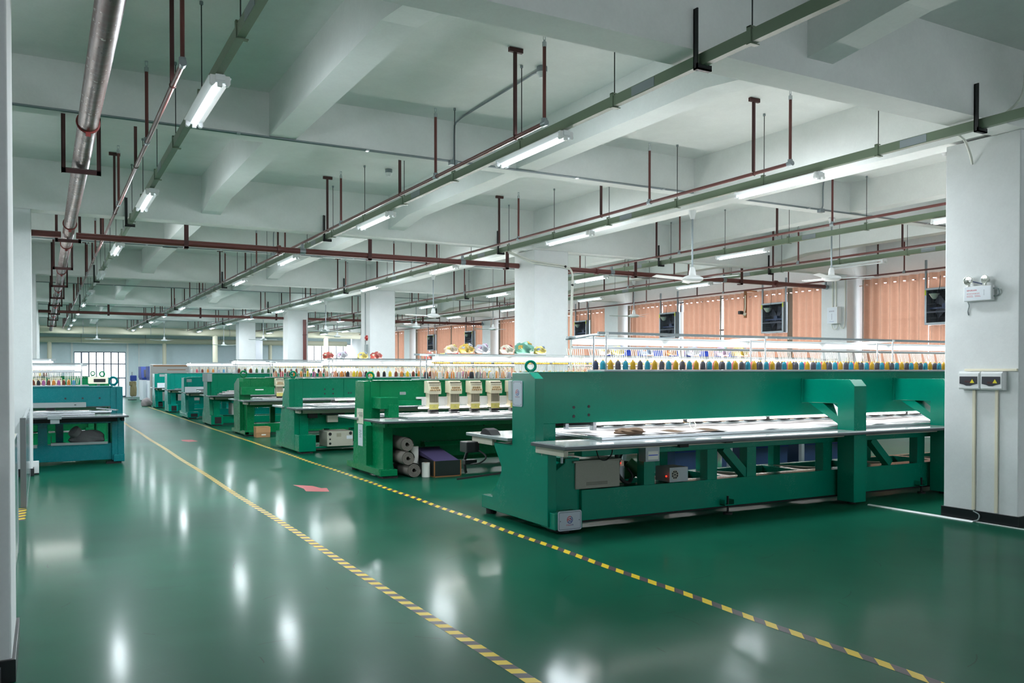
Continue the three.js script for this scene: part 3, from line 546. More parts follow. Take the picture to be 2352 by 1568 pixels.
// ---- the machine with the round logo plates (camera sees its back)
const M1 = thing('embroidery_machine', 'long teal-green embroidery machine with round logo plates and gantry arms', 'machine', [4.25, 0, -7.65]);
{
  const r = M1, G = M.green1, L = 9.6;
  mesh('end_plate', [EX([[-0.05, 1.55], [0.31, 1.55], [0.42, 1.49], [0.42, 0.875], [0.66, 0.80], [0.66, 0.06], [-0.75, 0.06], [-0.75, 0.2], [-0.5, 0.2], [-0.29, 0.5], [-0.29, 0.56], [-0.45, 0.76], [-0.45, 0.8], [-0.05, 0.8]], 0, 0.1, 0.004)], G, r);
  mesh('gusset', [EX([[-0.73, 0.2], [-0.5, 0.2], [-0.31, 0.48], [-0.38, 0.48]], 0.1, 0.14)], G, r);
  mesh('inner_post', [B(0.1, 0.4, 0.06, 1.02, -0.05, 0.16, 0.004)], G, r);
  mesh('front_leg', [EZ([[0.1, 0.14], [0.42, 0.14], [0.42, 0.70], [0.25, 0.70], [0.25, 0.66], [0.1, 0.56]], 0.3, 0.58, 0.004)], G, r);
  mesh('foot_block', [B(0.02, 0.335, 0.04, 0.2, 0.5, 0.76, 0.006)], G, r);
  mesh('rubber_foot', [C([0.18, 0, 0.64], [0.18, 0.04, 0.64], 0.07, 14), B(0.06, 0.3, 0.02, 0.04, 0.54, 0.73)], M.rubber, r); mesh('rubber_foot', C([0.07, 0, -0.65], [0.07, 0.06, -0.65], 0.06, 14), M.rubber, r);
  mesh('logo_plate', plateGeo(0.27, 0.19, 0.025, 0.006).translate(0.185, 0.125, 0.762), logoWide, r);
  mesh('logo_plate', plateGeo(0.20, 0.262, 0.02, 0.006).rotateY(-Math.PI / 2).translate(-0.002, 1.335, 0.075), logoTall, r);
  mesh('main_beam', [B(0.1, L, 1.02, 1.55, -0.05, 0.15, 0.006), B(0.14, L, 1.545, 1.56, -0.07, 0.17, 0.003)], G, r);
  bolts(r, [[0.63, 1.185], [0.82, 1.19], [0.63, 1.09], [0.82, 1.1]], 0.15);
  ringBolt(r, 0.17, 1.55, 0.04, G, 0.05);
  mesh('beam_underside', [B(0.4, L, 0.985, 1.02, -0.04, 0.02)], M.rubber, r);
  // lower frame
  mesh('lower_beam', [B(0.42, L, 0.08, 0.385, 0.42, 0.62, 0.006)], G, r);
  mesh('upper_rail', [B(0.42, L, 0.715, 0.80, 0.48, 0.62, 0.005)], G, r);
  mesh('rear_beam', [B(0.14, L, 0.08, 0.33, -0.6, -0.5, 0.005), B(0.14, L, 0.70, 0.78, -0.6, -0.5, 0.005)], G, r);
  for (const x of [1.2, 2.06, 2.64, 3.86, 4.5, 5.6, 6.4, 7.6]) mesh('upright', [B(x, x + 0.14, 0.38, 0.72, 0.49, 0.61, 0.004)], G, r);
  for (const x of [2.3, 2.95, 4.2, 5.2, 6.0, 7.2]) mesh('rear_upright', [B(x, x + 0.12, 0.33, 0.7, -0.6, -0.5, 0.004)], G, r);
  for (const [a, b] of [[2.32, 2.66], [4.75, 5.1], [6.7, 7.1]]) mesh('brace', [bar([a, 0.72, 0.55], [b, 0.40, 0.55], 0.1, 0.09)], G, r);
  for (const x of [1.75, 2.75, 4.0, 5.3, 6.6]) { mesh('cross_tie', [B(x, x + 0.12, 0.2, 0.33, -0.5, 0.42, 0.004)], G, r); mesh('cross_tie', [bar([x + 0.2, 0.3, -0.5], [x + 0.75, 0.3, 0.42], 0.06, 0.05)], M.beige, r); }
  mesh('base_ledge', [B(0.42, L, 0.06, 0.085, 0.4, 0.6)], M.rubber, r);
  for (const x of [2.3, 5.6]) { const b = mesh('foot_bracket', [B(x - 0.07, x + 0.07, 0.1, 0.11, 0.62, 0.7), B(x - 0.07, x - 0.062, 0.1, 0.16, 0.62, 0.7), B(x + 0.062, x + 0.07, 0.1, 0.16, 0.62, 0.7)], G, r); mesh('levelling_screw', [C([x, 0.02, 0.67], [x, 0.2, 0.67], 0.012, 10), C([x, 0, 0.67], [x, 0.02, 0.67], 0.05, 14)], M.rubber, b); }
  // gantry arms on the aisle-facing side of the table
  for (const x of [4.02, 5.75]) {
    mesh('gantry_arm', [EX([[0.15, 1.465], [0.85, 1.465], [0.92, 1.39], [0.92, 0.03], [0.68, 0.03], [0.68, 1.18], [0.15, 1.18]], x, x + 0.21, 0.004)], G, r);
    mesh('mounting_flange', [B(x - 0.03, x + 0.24, 1.17, 1.475, 0.15, 0.165, 0.003)], G, r);
    mesh('arm_brace', [EX([[0.22, 1.18], [0.44, 1.18], [0.68, 1.02], [0.68, 0.93]], x + 0.02, x + 0.19)], G, r);
    mesh('arm_foot', [C([x + 0.1, 0, 0.8], [x + 0.1, 0.03, 0.8], 0.05, 12)], M.rubber, r);
  }
  // tables
  mesh('table_front', [EX([[0.44, 0.835], [1.03, 0.835], [1.05, 0.85], [1.03, 0.872], [0.44, 0.872]], -0.04, L, 0)], M.tableTop, r);
  mesh('table_edge', [B(-0.05, L, 0.832, 0.866, 1.032, 1.056, 0.008), B(-0.052, -0.036, 0.832, 0.866, 0.42, 1.05, 0.004)], M.tableEdge, r);
  mesh('table_rear', [B(-0.05, L, 0.835, 0.872, -1.05, -0.06, 0.008)], M.tableTop, r);
  mesh('table_apron', [B(-0.02, 0.03, 0.765, 0.832, 0.46, 0.98, 0.003), B(-0.02, 0.03, 0.765, 0.832, -0.95, -0.46, 0.003), B(0.03, L, 0.79, 0.832, 0.7, 0.78)], M.beige, r);
  mesh('support_screw', [C([0.01, 0.70, 0.9], [0.01, 0.77, 0.9], 0.012, 8), C([0.01, 0.80, 0.55], [0.01, 0.74, 0.55], 0.012, 8)], M.zinc, r);
  tableFrame(r, { a: 0.62, b: L, y: 0.874, z0: -0.72, z1: 0.68, dir: 1 });
  lampUnderBeam(r, 0.92, L, 0.997, 0.1, 1, 1, 1.15);
  mesh('lamp_bracket', [C([0.55, 0.985, 0.08], [0.92, 0.985, 0.08], 0.008, 8), B(0.9, 0.94, 0.93, 1.03, 0.05, 0.12), B(0.56, 0.60, 0.96, 1.01, 0.06, 0.1)], M.steel, r);
  const cordPts = [[2.23, 1.0, 0.13], [2.2, 0.95, 0.16], [2.24, 0.91, 0.17], [2.29, 0.94, 0.16], [2.28, 1.0, 0.13]]; mesh('lamp_cord', T(cordPts, 0.006, 24, 6), M.cable, r);
  // heads on the far side: their feet and needle plates show under the beam
  mesh('needle_bed', [B(0.95, L, 0.872, 0.92, -0.56, -0.44, 0.004)], M.tray2, r);
  for (let x = 1.34; x < L - 0.2; x += 0.3) { mesh('presser_foot', [B(x - 0.075, x + 0.075, 0.925, 0.935, -0.5, -0.42), B(x - 0.05, x + 0.05, 0.94, 0.965, -0.5, -0.44), C([x - 0.06, 0.93, -0.44], [x - 0.06, 0.97, -0.44], 0.006, 6), C([x + 0.06, 0.93, -0.44], [x + 0.06, 0.97, -0.44], 0.006, 6)], M.black, r); }
  for (let x = 1.34; x < 6.8; x += 0.3) addHead(r, x, 0.97, -0.2, -1, 0.86);
  const { y0, zc } = rack(r, { a: 0.97, b: L, top: 1.56, hs: -1, pitch: 0.3, h0: 1.05, dir: 1, nNeedle: 9, tall: 0.41 });
  mesh('rack_end_lever', [T([[1.0, 1.93, -0.58], [1.03, 1.935, -0.4], [1.06, 1.955, -0.15], [1.07, 1.955, 0.08]], 0.009, 20, 6)], M.zinc, r);
  // boxes on the lower beam
  const cb = mesh('control_box', [B(0.36, 0.9, 0.39, 0.665, 0.05, 0.6, 0.008), B(0.33, 0.92, 0.655, 0.675, 0.02, 0.61, 0.004)], M.darkBeige, r);
  mesh('vent_slots', Array.from({ length: 60 }, (_, k) => B(0.49 + (k % 20) * 0.013, 0.496 + (k % 20) * 0.013, 0.425 + Math.floor(k / 20) * 0.012, 0.431 + Math.floor(k / 20) * 0.012, 0.6, 0.602)), M.rubber, cb);
  const ps = mesh('power_supply', [B(1.53, 1.78, 0.39, 0.545, 0.38, 0.62, 0.003)], M.tray2, r);
  mesh('fan_grille', [new THREE.RingGeometry(0.045, 0.052, 20).translate(1.60, 0.468, 0.623), new THREE.RingGeometry(0.012, 0.02, 16).translate(1.60, 0.468, 0.623), ...Array.from({ length: 8 }, (_, k) => bar([1.60 + 0.015 * Math.cos(k * 0.785), 0.468 + 0.015 * Math.sin(k * 0.785), 0.623], [1.60 + 0.048 * Math.cos(k * 0.785), 0.468 + 0.048 * Math.sin(k * 0.785), 0.623], 0.005, 0.003, [0, 0, 1]))], M.beige, ps);
  mesh('fan_opening', C([1.60, 0.468, 0.616], [1.60, 0.468, 0.6215], 0.05, 20), M.darkGrille, ps);
  mesh('indicator_lamp', sph(1.50, 0.455, 0.6, 0.009), M.redLight, ps);
  const dr = mesh('drive_unit', [B(0.96, 1.02, 0.39, 0.64, 0.1, 0.42), B(1.02, 1.10, 0.39, 0.63, 0.05, 0.4, 0.004)], M.cream, r);
  mesh('indicator_lamp', sph(1.045, 0.6, 0.402, 0.009), M.redLight, dr); mesh('terminal_block', [B(1.03, 1.09, 0.42, 0.57, 0.4, 0.42)], M.zinc, dr);
  mesh('cable_loom', [T([[0.93, 0.70, 0.5], [0.92, 0.6, 0.52], [0.93, 0.5, 0.53], [0.99, 0.43, 0.54], [1.06, 0.41, 0.53], [1.12, 0.44, 0.5]], 0.02, 30, 8), T([[1.06, 0.74, 0.45], [0.99, 0.66, 0.48], [0.94, 0.56, 0.52]], 0.012, 16, 7), T([[1.12, 0.42, 0.5], [1.13, 0.48, 0.5], [1.1, 0.55, 0.46]], 0.012, 16, 7), T([[0.5, 0.80, 0.75], [0.52, 0.71, 0.78], [0.6, 0.69, 0.78], [0.68, 0.74, 0.76], [0.72, 0.80, 0.72]], 0.006, 24, 6)], M.rubber, r);
  const mo = mesh('terminal_box', [B(1.12, 1.3, 0.64, 0.79, 0.62, 0.74, 0.004)], M.tray2, r); mesh('box_label', B(1.15, 1.28, 0.66, 0.745, 0.74, 0.742), M.paper, mo); mesh('blue_stripe', B(1.155, 1.275, 0.70, 0.71, 0.742, 0.743), M.blueBox, mo);
  mesh('motor_drum', [C([1.18, 0.48, 0.1], [1.42, 0.48, 0.1], 0.1, 18), C([1.3, 0.58, 0.2], [1.42, 0.44, 0.3], 0.06, 12)], M.greenHose, r);
  mesh('mount_block', [B(1.5, 1.62, 0.775, 0.83, 0.68, 0.82, 0.004), B(2.1, 2.2, 0.80, 0.832, 0.7, 0.85), B(0.7, 0.95, 0.79, 0.83, 0.62, 0.75)], M.rubber, r);
  // parts hanging at the aisle end of the rear table
  mesh('frame_motor', [B(-0.16, 0.0, 0.66, 0.78, -0.98, -0.8, 0.01), T([[-0.08, 0.66, -0.95], [-0.1, 0.55, -0.98], [-0.1, 0.48, -0.97], [-0.08, 0.42, -0.98]], 0.018, 20, 7), B(-0.13, 0.02, 0.52, 0.57, -0.98, -0.9, 0.006), T([[-0.02, 0.7, -0.85], [0.03, 0.62, -0.7], [-0.02, 0.55, -0.75], [-0.06, 0.52, -0.9]], 0.01, 20, 6)], M.black, r);
  mesh('hand_grip', EX([[-0.75, 0.872], [-0.48, 0.872], [-0.55, 0.925], [-0.64, 0.94], [-0.70, 0.925]], -0.02, 0.1, 0.006), M.rubber, r);
  // thread cones, three to a head
  const seq = ['teal', 'mustard', 'charcoal'], back = ['white', 'charcoal', 'pink', 'navy', 'white', 'pink'];
  for (let k = 0; k < 62; k++) {
    const x = 1.0 + 0.1 * k; if (x > 6.95) break;
    const c = seq[k % 3]; cone(c, [4.25 + x, y0 + 0.002, -7.65 + zc + 0.09], `${c} thread cone in the outer row on the logo-plate machine`, `${c} cones, outer row, logo-plate machine`);
    const d = back[(k * 7 + 3) % 6]; cone(d, [4.25 + x - 0.01, y0 + 0.002, -7.65 + zc - 0.03], `${d} thread cone in the second row on the logo-plate machine`, `${d} cones, second row, logo-plate machine`);
  }
}

// ---- the other machines share one builder
function paperTex(draw, w = 128, h = 192, bg = '#cfd0bd') { return new THREE.MeshStandardMaterial({ roughness: 0.85, map: canvasTex(w, h, (c) => { c.fillStyle = bg; c.fillRect(0, 0, w, h); draw(c, w, h); }) }); }
function otherMachine(o) {
  const { x, z, top, hs, G, L, dir = 1 } = o, X = (v) => dir * v, r = thing('embroidery_machine', o.label, 'machine', [x, 0, z]);
  const bz0 = o.bz ? o.bz[0] : -0.12, bz1 = o.bz ? o.bz[1] : 0.2, bb = o.beamBottom || 1.03, ty = o.tableY || 0.86, lx = o.legW || 0.27, legZ = o.legZ || 0.62;
  mesh('end_plate', [EX(o.prof, X(0), X(0.1), 0.004)], G, r);
  mesh('end_leg', [B(X(0.1), X(lx), 0.05, 0.78, 0.18, legZ, 0.005)], G, r);
  mesh('rear_leg', [B(X(0.1), X(lx), 0.05, 0.78, -0.55, -0.35, 0.005)], G, r);
  mesh('end_post', [B(X(0.1), X(lx), 0.78, top - 0.005, bz0, bz1, 0.004)], G, r);
  const fh = o.footH || 0.14, fz = o.footZ || [0.45, 0.76], fb = mesh('foot_block', [B(X(0.005), X(o.footW || 0.33), 0.035, fh, fz[0], fz[1], 0.008)], G, r);
  if (o.footHole) mesh('foot_recess', B(X(0.1), X((o.footW || 0.33) - 0.05), 0.06, fh - 0.05, fz[1] - 0.02, fz[1] + 0.002), M.rubber, fb);
  mesh('rubber_foot', B(X(0.05), X(0.28), 0, 0.036, fz[0] + 0.05, fz[1] - 0.02), M.rubber, r); mesh('rubber_foot', C([X(0.1), 0, -0.6], [X(0.1), 0.05, -0.6], 0.06, 12), M.rubber, r);
  mesh('main_beam', [B(X(lx), X(L), bb, top, bz0, bz1, 0.006)], G, r);
  mesh('beam_cap', [B(X(0.15), X(L), top, top + 0.012, bz0 - 0.02, bz1 + 0.02, 0.003)], G, r);
  if (o.bolts) bolts(r, o.bolts.map(([a, b]) => [X(a), b]), bz1);
  if (o.ring) ringBolt(r, X(0.13), top + 0.01, 0.02, G, o.ring);
  if (o.cap) mesh('end_cap', [B(X(-0.012), X(0.12), top - o.cap, top + 0.012, (o.prof[0][0]) - 0.01, 0.24, 0.006)], M.greyCap, r);
  // tables
  const t0 = o.tableX || -0.05, tz = o.tableZ || 1.0;
  mesh('table_front', [B(X(t0), X(L), ty - 0.035, ty, 0.24, tz, 0.008)], M.tableTop, r);
  mesh('table_edge', [B(X(t0 - 0.008), X(L), ty - 0.034, ty - 0.004, tz - 0.012, tz + 0.012, 0.006), B(X(t0 - 0.01), X(t0 + 0.006), ty - 0.034, ty - 0.004, 0.25, tz, 0.003)], M.tableEdge, r);
  mesh('table_rear', [B(X(t0), X(L), ty - 0.035, ty, -tz, -0.15, 0.008)], M.tableTop, r);
  mesh('table_apron', [B(X(0.12), X(L), ty - 0.11, ty - 0.036, tz - 0.28, tz - 0.22, 0.003), B(X(0.02), X(0.06), ty - 0.1, ty - 0.036, 0.45, tz - 0.1)], o.apron || M.beige, r);
  tableFrame(r, { a: 0.45, b: L - 0.1, y: ty + 0.002, z0: -0.55, z1: o.frameZ || 0.62, dir });
  // lower frame
  if (o.panel) { mesh('lower_panel', [B(X(lx), X(L), 0.22, 0.76, 0.1, 0.16, 0.004)], G, r); mesh('panel_shelf', [EX([[0.16, 0.40], [0.34, 0.40], [0.34, 0.42], [0.3, 0.47], [0.16, 0.47]], X(0.9), X(L))], G, r); for (let k = 0; k < 5; k++) mesh('bracket_tab', EZ([[X(1.1 + k * 0.9) - 0.06, 0.76], [X(1.1 + k * 0.9) + 0.06, 0.76], [X(1.1 + k * 0.9), 0.68]].sort(() => 0), 0.16, 0.2), M.rubber, r); }
  else {
    mesh('lower_beam', [B(X(lx), X(L), 0.06, o.lowTop || 0.3, 0.32, 0.5, 0.005)], G, r); mesh('upper_rail', [B(X(lx), X(L), 0.68, 0.78, 0.36, 0.5, 0.005)], G, r);
    for (let a = 1.15; a < L; a += 1.2) mesh('upright', [B(X(a), X(a + 0.14), 0.28, 0.7, 0.36, 0.49, 0.004)], G, r);
  }
  mesh('rear_rails', [B(X(0.1), X(L), 0.08, 0.24, -0.6, -0.5, 0.005), B(X(0.1), X(L), 0.68, 0.78, -0.6, -0.5, 0.005)], G, r);
  for (let a = 0.9; a < L; a += 1.5) mesh('rear_upright', [B(X(a), X(a + 0.12), 0.24, 0.68, -0.6, -0.5)], G, r);
  mesh('far_end_plate', [B(X(L - 0.12), X(L), 0.03, top, -0.4, 0.4, 0.005)], G, r);
  // lamps and heads
  const zb = hs > 0 ? bz1 + 0.05 : bz1 - 0.06;
  if (o.lamp !== 0) lampUnderBeam(r, o.lampX || 0.9, L, bb - 0.045, hs > 0 ? bz1 - 0.05 : bz1 - 0.08, dir, hs, o.lamp || 1);
  if (hs > 0 && o.heads) {
    for (let k = 0; k < o.heads; k++) addHead(r, X(o.head0 + o.pitch * k), top - 0.49, bz1 + 0.1, 1, 1);
    mesh('head_rail', [B(X(o.head0 - 0.16), X(L), bb, bb + 0.13, bz1, bz1 + 0.035, 0.004), B(X(o.head0 - 0.24), X(o.head0 - 0.14), bb + 0.1, bb + 0.13, bz1, bz1 + 0.05)], M.whitePlastic, r);
    mesh('drive_rail', [B(X(lx), X(o.head0 - 0.16), bb + 0.0, bb + 0.08, bz1, bz1 + 0.04, 0.004)], G, r);
  }
  if (hs < 0) { mesh('needle_bed', [B(X(0.9), X(L), ty, ty + 0.04, -0.5, -0.38)], M.tray2, r); for (let a = 1.1; a < Math.min(L, 5); a += 0.34) mesh('presser_foot', [B(X(a - 0.07), X(a + 0.07), ty + 0.045, ty + 0.1, -0.44, -0.36, 0.004)], M.black, r); }
  const rk = o.rack === 0 ? null : rack(r, { a: o.rackX || 0.75, b: L, top: top + 0.012, hs, pitch: o.pitch || 0.35, h0: o.head0 || 1.1, dir, nNeedle: o.needles || 9, tall: o.tall || 0.4, guideColor: o.eyelets });
  if (rk && o.cones) o.cones.forEach((list, row) => { for (let k = 0; k < o.coneN; k++) { const c = list[(k * 5 + row * 2 + (k >> 2)) % list.length]; cone(c, [x + X((o.coneX || 0.85) + (o.conePitch || 0.12) * k + row * 0.05), rk.y0 + 0.002, z + rk.zc + (row ? -0.05 : 0.08)], `${c} thread cone on the rack of the ${o.coneLabel}`, `${c} cones on the ${o.coneLabel}`, o.coneS || 1.15); } });
  return r;
}
const M2 = otherMachine({
  x: 4.25, z: -12.45, top: 1.41, hs: 1, G: M.green2, L: 9.9, label: 'green embroidery machine with cream needle heads, yellow plates and paper notices',
  prof: [[-0.29, 1.41], [0.11, 1.41], [0.11, 0.8], [0.2, 0.74], [0.2, 0.14], [0.76, 0.14], [0.76, 0.045], [-0.74, 0.045], [-0.74, 0.14], [-0.42, 0.14], [-0.42, 0.2], [-0.32, 1.1]],
  panel: true, heads: 14, head0: 1.08, pitch: 0.36, ring: 0.052, bz: [-0.25, 0.12], beamBottom: 1.03, tableY: 0.85, tableZ: 1.05, legZ: 0.66, legW: 0.25, footW: 0.27, footZ: [0.5, 0.8], footH: 0.13, needles: 10, eyelets: true,
  rackX: 0.9, cones: [['black', 'brown', 'grey', 'orange', 'white', 'salmon'], ['yellow', 'brown', 'navy', 'salmon', 'magenta', 'grey']], coneN: 30, coneX: 1.06, conePitch: 0.115, coneLabel: 'machine with yellow needle plates', apron: M.green2, lamp: 1.2, frameZ: 0.75,
});
{
  const r = M2, G = M.green2;
  mesh('gearbox', [B(0.12, 0.4, 1.0, 1.17, 0.12, 0.5, 0.006), B(0.24, 0.4, 0.87, 1.06, 0.34, 0.52, 0.004)], G, r);
  mesh('foot_gusset', EX([[0.2, 0.42], [0.34, 0.42], [0.6, 0.13], [0.2, 0.13]], 0.24, 0.29), G, r);
  mesh('paper_notice', plane(0.3, 0.23).rotateY(-Math.PI / 2).translate(-0.004, 0.875, -0.07), paperTex((c) => { c.fillStyle = '#3a3d38'; c.font = 'bold 40px sans-serif'; c.fillText('1', 14, 80); c.strokeStyle = '#3a3d38'; c.lineWidth = 6; for (const [a, b] of [[54, 50], [90, 50]]) { c.strokeRect(a, b, 20, 22); c.beginPath(); c.moveTo(a - 4, b + 36); c.lineTo(a + 26, b + 36); c.moveTo(a + 10, b + 26); c.lineTo(a + 4, b + 62); c.moveTo(a + 12, b + 40); c.lineTo(a + 26, b + 58); c.stroke(); } }), r);
  mesh('paper_notice', plane(0.22, 0.33).rotateY(-Math.PI / 2).translate(-0.003, 0.585, -0.06), paperTex((c) => { c.fillStyle = '#67727a'; for (let k = 0; k < 7; k++) c.fillRect(30 + (k % 2) * 14, 52 + k * 10, 62 - (k % 3) * 12, 4); }, 128, 192, '#c6d0d4'), r);
  mesh('name_plate', plateGeo(0.1, 0.045, 0.01, 0.004).translate(0.62, 1.22, 0.121), M.greyCap, r);
  mesh('table_clamp', [B(1.2, 1.62, 0.85, 0.875, 0.85, 0.9, 0.004), B(1.25, 1.4, 0.852, 0.88, 0.88, 0.97, 0.004)], M.alu, r);
  const cp = mesh('control_panel', [B(2.2, 2.65, 1.1, 1.42, 0.62, 0.72, 0.02)], M.greyCap, r); mesh('panel_stem', C([2.42, 0.85, 0.68], [2.42, 1.12, 0.68], 0.02, 10), M.zinc, cp);
  mesh('vent_slots', Array.from({ length: 8 }, (_, k) => B(2.25 + k * 0.02, 2.258 + k * 0.02, 1.36, 1.39, 0.72, 0.722)), M.rubber, cp);
}
const M3 = otherMachine({
  x: 4.2, z: -16.85, top: 1.41, hs: -1, G: M.green3, L: 9.5, label: 'green embroidery machine with beige control box on its lower shelf', 
  prof: [[-0.13, 1.41], [0.22, 1.41], [0.22, 0.86], [0.6, 0.80], [0.6, 0.04], [-0.87, 0.04], [-0.87, 0.33], [-0.59, 0.34], [-0.4, 0.8], [-0.31, 0.9], [-0.31, 1.07], [-0.15, 1.2]],
  footH: 0.35, footZ: [0.55, 0.92], footW: 0.33, ring: 0.056, bz: [-0.1, 0.22], bolts: [[0.71, 1.2], [0.88, 1.2], [0.71, 1.11], [0.88, 1.11], [1.2, 1.12], [1.25, 1.12]], beamBottom: 1.03, tableZ: 0.98, tableX: 0.0, lowTop: 0.1, rackX: 0.8, head0: 1.1, pitch: 0.34, lampX: 0.95,
  cones: [['salmon', 'orange', 'black', 'magenta', 'brown', 'orange', 'salmon', 'yellow'], ['grey', 'pink', 'orange', 'brown']], coneN: 28, coneX: 0.95, conePitch: 0.13, coneLabel: 'machine with the beige control box', tall: 0.38,
});
{
  const r = M3, G = M.green3;
  mesh('apron_panel', [B(0.27, 9.4, 0.44, 0.74, 0.5, 0.56, 0.004)], G, r); mesh('lower_shelf', [B(0.27, 9.4, 0.07, 0.1, 0.0, 0.66, 0.004)], G, r); mesh('seam_rib', B(1.1, 1.13, 1.05, 1.4, 0.22, 0.235), G, r);
  const cb = mesh('control_box', [B(0.6, 1.12, 0.1, 0.39, 0.2, 0.74, 0.006)], M.beige, r);
  mesh('box_port', [C([0.66, 0.34, 0.73], [0.66, 0.34, 0.743], 0.032, 18), C([1.07, 0.345, 0.73], [1.07, 0.345, 0.743], 0.032, 18), C([0.66, 0.155, 0.73], [0.66, 0.155, 0.743], 0.024, 16), B(0.645, 0.675, 0.225, 0.255, 0.73, 0.743)], M.black, cb);
  mesh('rating_label', Array.from({ length: 6 }, (_, k) => B(0.79, 0.88, 0.285 + 0.012 * k, 0.290 + 0.012 * k, 0.74, 0.7415)), M.khaki, cb); mesh('blue_sticker', B(0.99, 1.11, 0.235, 0.30, 0.74, 0.7415), M.whiteMachine, cb);
  mesh('switch_box', [B(0.62, 0.83, 0.57, 0.70, 0.6, 0.7, 0.004)], M.beige, r); mesh('motor_bracket', [B(0.25, 0.42, 0.66, 0.76, 0.56, 0.72), B(0.5, 0.95, 0.72, 0.8, 0.6, 0.75)], M.rubber, r);
}
const M4 = otherMachine({
  x: 4.2, z: -21.6, top: 1.38, hs: 1, G: M.green4, L: 9.4, label: 'dark green embroidery machine with a large eye bolt and cardboard box at its foot',
  prof: [[-0.1, 1.38], [0.13, 1.38], [0.15, 1.30], [0.15, 0.82], [0.2, 0.74], [0.2, 0.1], [0.78, 0.1], [0.78, 0.04], [-0.85, 0.04], [-0.85, 0.12], [-0.5, 0.14], [-0.62, 0.75], [-0.5, 0.85], [-0.5, 1.24]],
  heads: 4, head0: 0.95, pitch: 0.62, ring: 0.072, bz: [-0.2, 0.14], beamBottom: 1.0, tableZ: 1.0, legZ: 0.55, footH: 0.13, footZ: [0.4, 0.78], footHole: true, lowTop: 0.28, lamp: 0, rackX: 0.7, tall: 0.4,
  cones: [['salmon', 'magenta', 'yellow', 'orange', 'black', 'pink'], ['orange', 'salmon', 'brown']], coneN: 16, coneX: 0.9, conePitch: 0.165, coneLabel: 'dark green machine with the large eye bolt', coneS: 1.4, needles: 9, eyelets: true,
});
mesh('head_cover', [B(0.02, 0.82, 0.98, 1.17, 0.14, 0.3, 0.006)], M.green4, M4); mesh('cover_sticker', B(0.35, 0.55, 1.09, 1.115, 0.3, 0.302), M.whitePlastic, M4);
const M5 = otherMachine({
  x: 4.15, z: -25.95, top: 1.47, hs: -1, G: M.green3, L: 9.3, label: 'teal-green embroidery machine with a rounded grey end cap',
  prof: [[-0.6, 1.46], [0.1, 1.46], [0.15, 1.3], [0.15, 0.86], [0.45, 0.8], [0.6, 0.3], [0.75, 0.3], [0.75, 0.04], [-0.72, 0.04], [-0.72, 0.3], [-0.5, 0.5], [-0.5, 1.1]],
  cap: 0.22, footH: 0.3, footZ: [0.5, 0.78], footHole: true, beamBottom: 0.9, bz: [-0.1, 0.2], tableZ: 0.95, lowTop: 0.25, pitch: 0.34, head0: 1.1, lamp: 0.6,
  cones: [['brown', 'black', 'green', 'green', 'brown', 'charcoal']], coneN: 16, coneX: 0.9, conePitch: 0.17, coneLabel: 'machine with the grey end cap', coneS: 1.3,
});
mesh('control_box', [B(0.6, 1.2, 0.3, 0.62, 0.1, 0.62, 0.006)], M.greyMachine, M5);
mesh('frame_stack', [B(0.3, 0.95, 0.9, 0.93, 0.3, 0.85, 0.004), B(0.38, 0.95, 0.94, 0.97, 0.34, 0.8, 0.004), B(0.5, 0.9, 0.98, 1.0, 0.4, 0.75, 0.004)], M.fabricWhite, M5);
const M6 = otherMachine({
  x: 4.1, z: -30.2, top: 1.34, hs: 1, G: M.teal, L: 9.2, label: 'bright teal embroidery machine with a white lower bridge', heads: 0,
  prof: [[-0.45, 1.33], [0.12, 1.33], [0.12, 0.84], [0.35, 0.74], [0.5, 0.2], [0.85, 0.2], [0.85, 0.04], [-0.95, 0.04], [-0.95, 0.2], [-0.6, 0.24], [-0.5, 0.9]],
  footH: 0.22, footZ: [0.5, 0.9], footW: 0.36, footHole: true, beamBottom: 1.02, bz: [-0.2, 0.14], tableZ: 0.9, lamp: 0, rack: 0, legZ: 0.5,
});
mesh('white_bridge', EZ([[0.02, 1.03], [9, 1.03], [9, 0.95], [0.36, 0.95], [0.36, 0.8], [0.02, 0.8]], 0.15, 0.3), M.whiteMachine, M6); mesh('badge', plateGeo(0.16, 0.1, 0.01, 0.004).translate(0.16, 1.24, 0.141), M.greyCap, M6);
mesh('warning_strip', Array.from({ length: 6 }, (_, k) => B(-0.004, 0, 0.13, 0.17, -0.8 + k * 0.26, -0.66 + k * 0.26)), M.whiteMachine, M6);
const M7 = otherMachine({
  x: 4.1, z: -34.8, top: 1.46, hs: -1, G: M.teal, L: 9.0, label: 'bright teal embroidery machine with a scuffed plain beam', 
  prof: [[-0.4, 1.45], [0.3, 1.45], [0.3, 0.86], [0.45, 0.8], [0.5, 0.3], [0.7, 0.3], [0.7, 0.04], [-0.5, 0.04], [-0.5, 0.5], [-0.4, 0.9]],
  footH: 0.3, footZ: [0.4, 0.72], footHole: true, beamBottom: 0.9, bz: [-0.1, 0.28], tableZ: 0.9, lamp: 0, cones: [['white', 'sky', 'grey', 'orange', 'brown', 'pink']], coneN: 12, coneX: 0.9, conePitch: 0.2, coneLabel: 'bright teal machine with the plain beam', coneS: 1.4,
});
const M8 = otherMachine({
  x: 4.1, z: -38.9, top: 1.45, hs: 1, G: M.teal, L: 9.0, label: 'bright teal embroidery machine with badge sticker, last before blue machines', heads: 0,
  prof: [[-0.5, 1.44], [0.25, 1.44], [0.25, 0.86], [0.2, 0.8], [0.45, 0.5], [0.45, 0.28], [0.6, 0.28], [0.6, 0.04], [-0.6, 0.04], [-0.6, 0.5], [-0.5, 0.9]],
  footH: 0.28, footZ: [0.3, 0.62], footHole: true, beamBottom: 1.05, bz: [-0.2, 0.2], tableZ: 0.9, lamp: 0, rack: 0,
});
